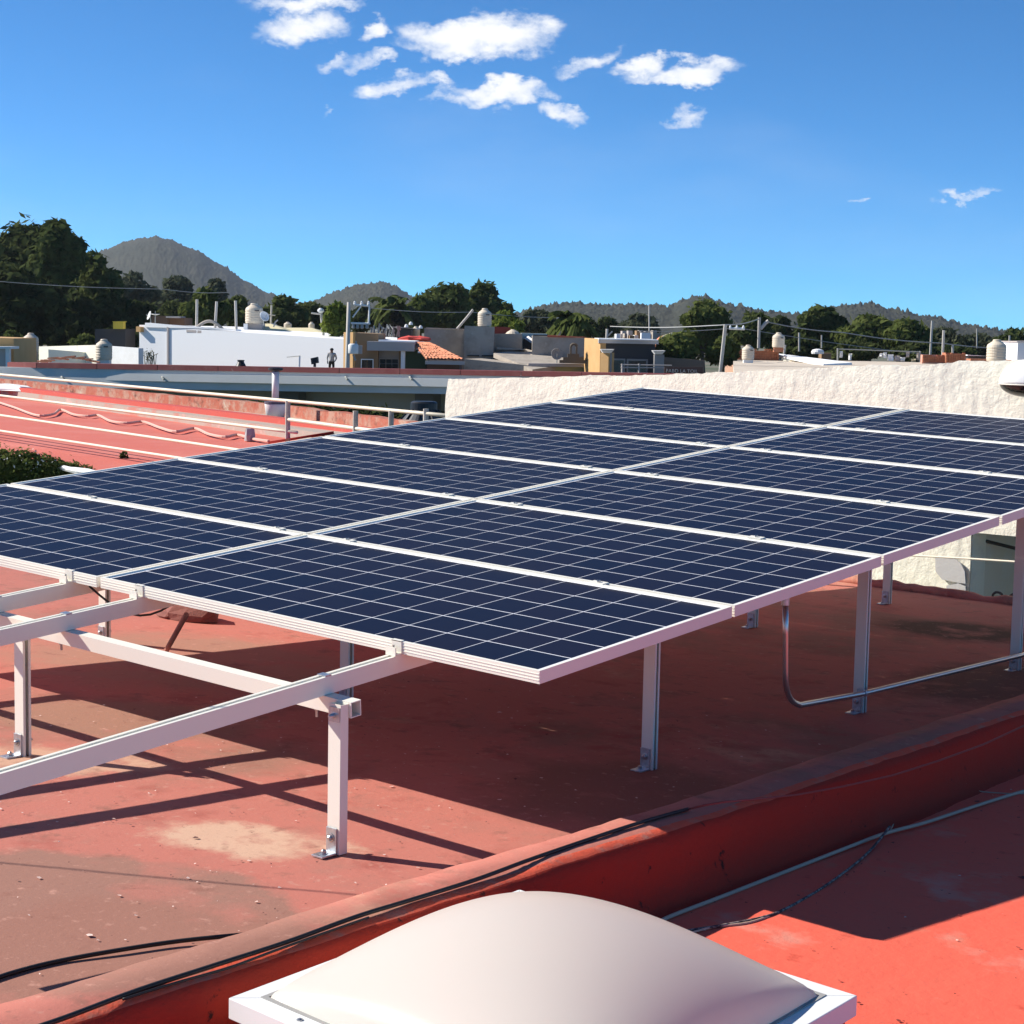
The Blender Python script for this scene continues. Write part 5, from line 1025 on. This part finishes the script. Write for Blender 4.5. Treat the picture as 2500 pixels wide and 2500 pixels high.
for (u, v, w_, h_, m_) in ((2050, 857, 8, 16, M_white), (2072, 863, 8, 16, M_white), (2148, 862, 7, 9, M_wht), (2157, 860, 8, 14, M_white), (2167, 865, 15, 15, M_wht), (2184, 868, 14, 14, M_lil), (2198, 872, 12, 10, M_white), (2212, 859, 9, 13, M_lil), (2238, 861, 10, 18, M_con), (2224, 876, 12, 10, M_ylw)): 
    b = MB(); a = wp(u, v, 97); s = 97 / F; n0 = len(b.v)
    for i in range(4):
        for j in range(4): b.v.append(tuple(a + RH * (w_ * s * i / 3 * (1 - .15 * j / 3 * random.random())) - UP * (h_ * s * j / 3) + FH * random.uniform(-.06, .06)))
    for i in range(3):
        for j in range(3): q = n0 + i * 4 + j; b.face((q, q + 1, q + 5, q + 4))
    tag(b.build('garment', m_), {M_ylw: 'yellowish', M_lil: 'greyish', M_con: 'brownish'}.get(m_, 'white') + ' garment hanging on the washing line between far roofs', 'garment', 'clothes on the washing line')
D = 94; t = thing('pink_brick_wall', wp(2280, 885, D), 'pink washed brick wall with darker pier', 'wall'); blk(MB(), 2252, 2306, 866, -4, D, .4, 0, 867).build('wall_core', mat('pink_wash', (.60, .30, .22), .9), t, fix=True); bricks(2253, 2305, 866, 884, D, 9, 5, t); blk(MB(), 2306, 2309, 868, -4, D + .2, .3).build('gap', M_black, t, fix=True); blk(MB(), 2309, 2358, 861, -4, D - .3, .8, 0, 864).build('pier', M_brick, t, fix=True); bricks(2310, 2357, 861, 885, D - .3, 8, 7, t)
t = thing('far_shed', wp(2390, 880, 96), 'low shed with white sheet edge beside the rightmost tank', 'shed'); blk(MB(), 2362, 2412, 866, wp(2362, 868.5, 96).z, 96, 2, 0, 870).build('sheet_edge', M_wht, t, fix=True); blk(MB(), 2364, 2412, 869, -4, 96.4, 2, 0, 872).build('dark_side', M_chr, t, fix=True); blk(MB(), 2370, 2500, 876, -4, 95, 1, 0, 879).build('brick_base', M_brick, t, fix=True)
tank(2408, 2455, 829, 882, 92, 'big beige water tank with plain shaded side, farthest along the stucco wall', None, rib=False)
t = thing('white_kiosk', wp(2500, 880, 94), 'white box shaped kiosk at the trees beyond the stucco wall', 'kiosk'); blk(MB(), 2485, 2560, 835, -4, 94, 3).build('wall', M_wht, t, fix=True); blk(MB(), 2483, 2562, 833, wp(2483, 835.2, 94).z, 93.9, 3.2).build('roof_slab', M_lil, t, fix=True)
# wires
def wire(pts, lab, r=.02, m=None):
    P = [wp(*p) for p in pts]; out = []
    for i in range(len(P) - 1):
        for k in range(10):
            f = k / 10; out.append(P[i].lerp(P[i + 1], f) - UP * (.10 * math.sin(math.pi * f)))
    tag(MB().tube(out + [P[-1]], r, 5).build('overhead_wire', m or M_wire), lab, 'wire', 'overhead wires')
wire([(-40, 684, 100), (400, 706, 100), (560, 714, 100)], 'overhead wire crossing before the huge dark tree'); wire([(1490, 797, 98), (1770, 793, 90), (1852, 779, 100)], 'twisted wire running from the orange house to the leaning post', .032)
wire([(1868, 785, 100), (2060, 812, 100), (2300, 838, 100), (2500, 850, 100)], 'twisted wire running down past the trees to the kiosk', .032); wire([(905, 752, 100), (1150, 762, 108), (1400, 776, 118)], 'thin wire from the pole over the concrete house', .02); wire([(1560, 808, 100), (1800, 800, 100), (2300, 870, 104)], 'thin wire low across the washing roofs', .02)
tag(MB().tube([wp(700, 872, 105), wp(760, 866, 104.6), wp(800, 860, 104.3)], .02, 5).build('wall_wire', M_wire), 'thin wire lying along the white building wall', 'wire')
# dry weeds before the white wall
t = thing('dry_weed', wp(365, 890, 96), 'dry thin weed growing before the white building', 'weed'); b = MB(); rr = random.Random(5)
for k in range(16):
    u = 352 + rr.uniform(0, 28); MB_ = b.tube([wp(u, 892, 96), wp(u + rr.uniform(-3, 3), 868 + rr.uniform(-8, 8), 96), wp(u + rr.uniform(-7, 7), 858 + rr.uniform(-4, 12), 96)], .018, 4)
b.build('stalks', mat('dry_stalk', (.22, .2, .12), .9), t); b = MB(); leaves(b, [(wp(364, 868, 96), Vector((.3, .3, .35)))], 90, .06, rr); b.build('leaf_bits', LEAF[3], t)

# ------------------------------------------------------------------ air
HZ = bpy.data.materials.new('haze_air'); HZ.use_nodes = True; nt = HZ.node_tree; nt.nodes.clear(); ou = nt.nodes.new('ShaderNodeOutputMaterial'); pv = nt.nodes.new('ShaderNodeVolumePrincipled')
pv.inputs['Color'].default_value = (.86, .92, 1, 1); pv.inputs['Density'].default_value = .00008; pv.inputs['Anisotropy'].default_value = .2; nt.links.new(pv.outputs[0], ou.inputs['Volume'])
hz = MB(); o_ = CAM - FH * 80 - RH * 2500; hz.boxa((o_.x, o_.y, -5.2), RH * 5000, FH * 3300, UP * 190)
tag(hz.build('haze', HZ), 'thin pale haze in the air over the town', 'haze', kind='stuff')
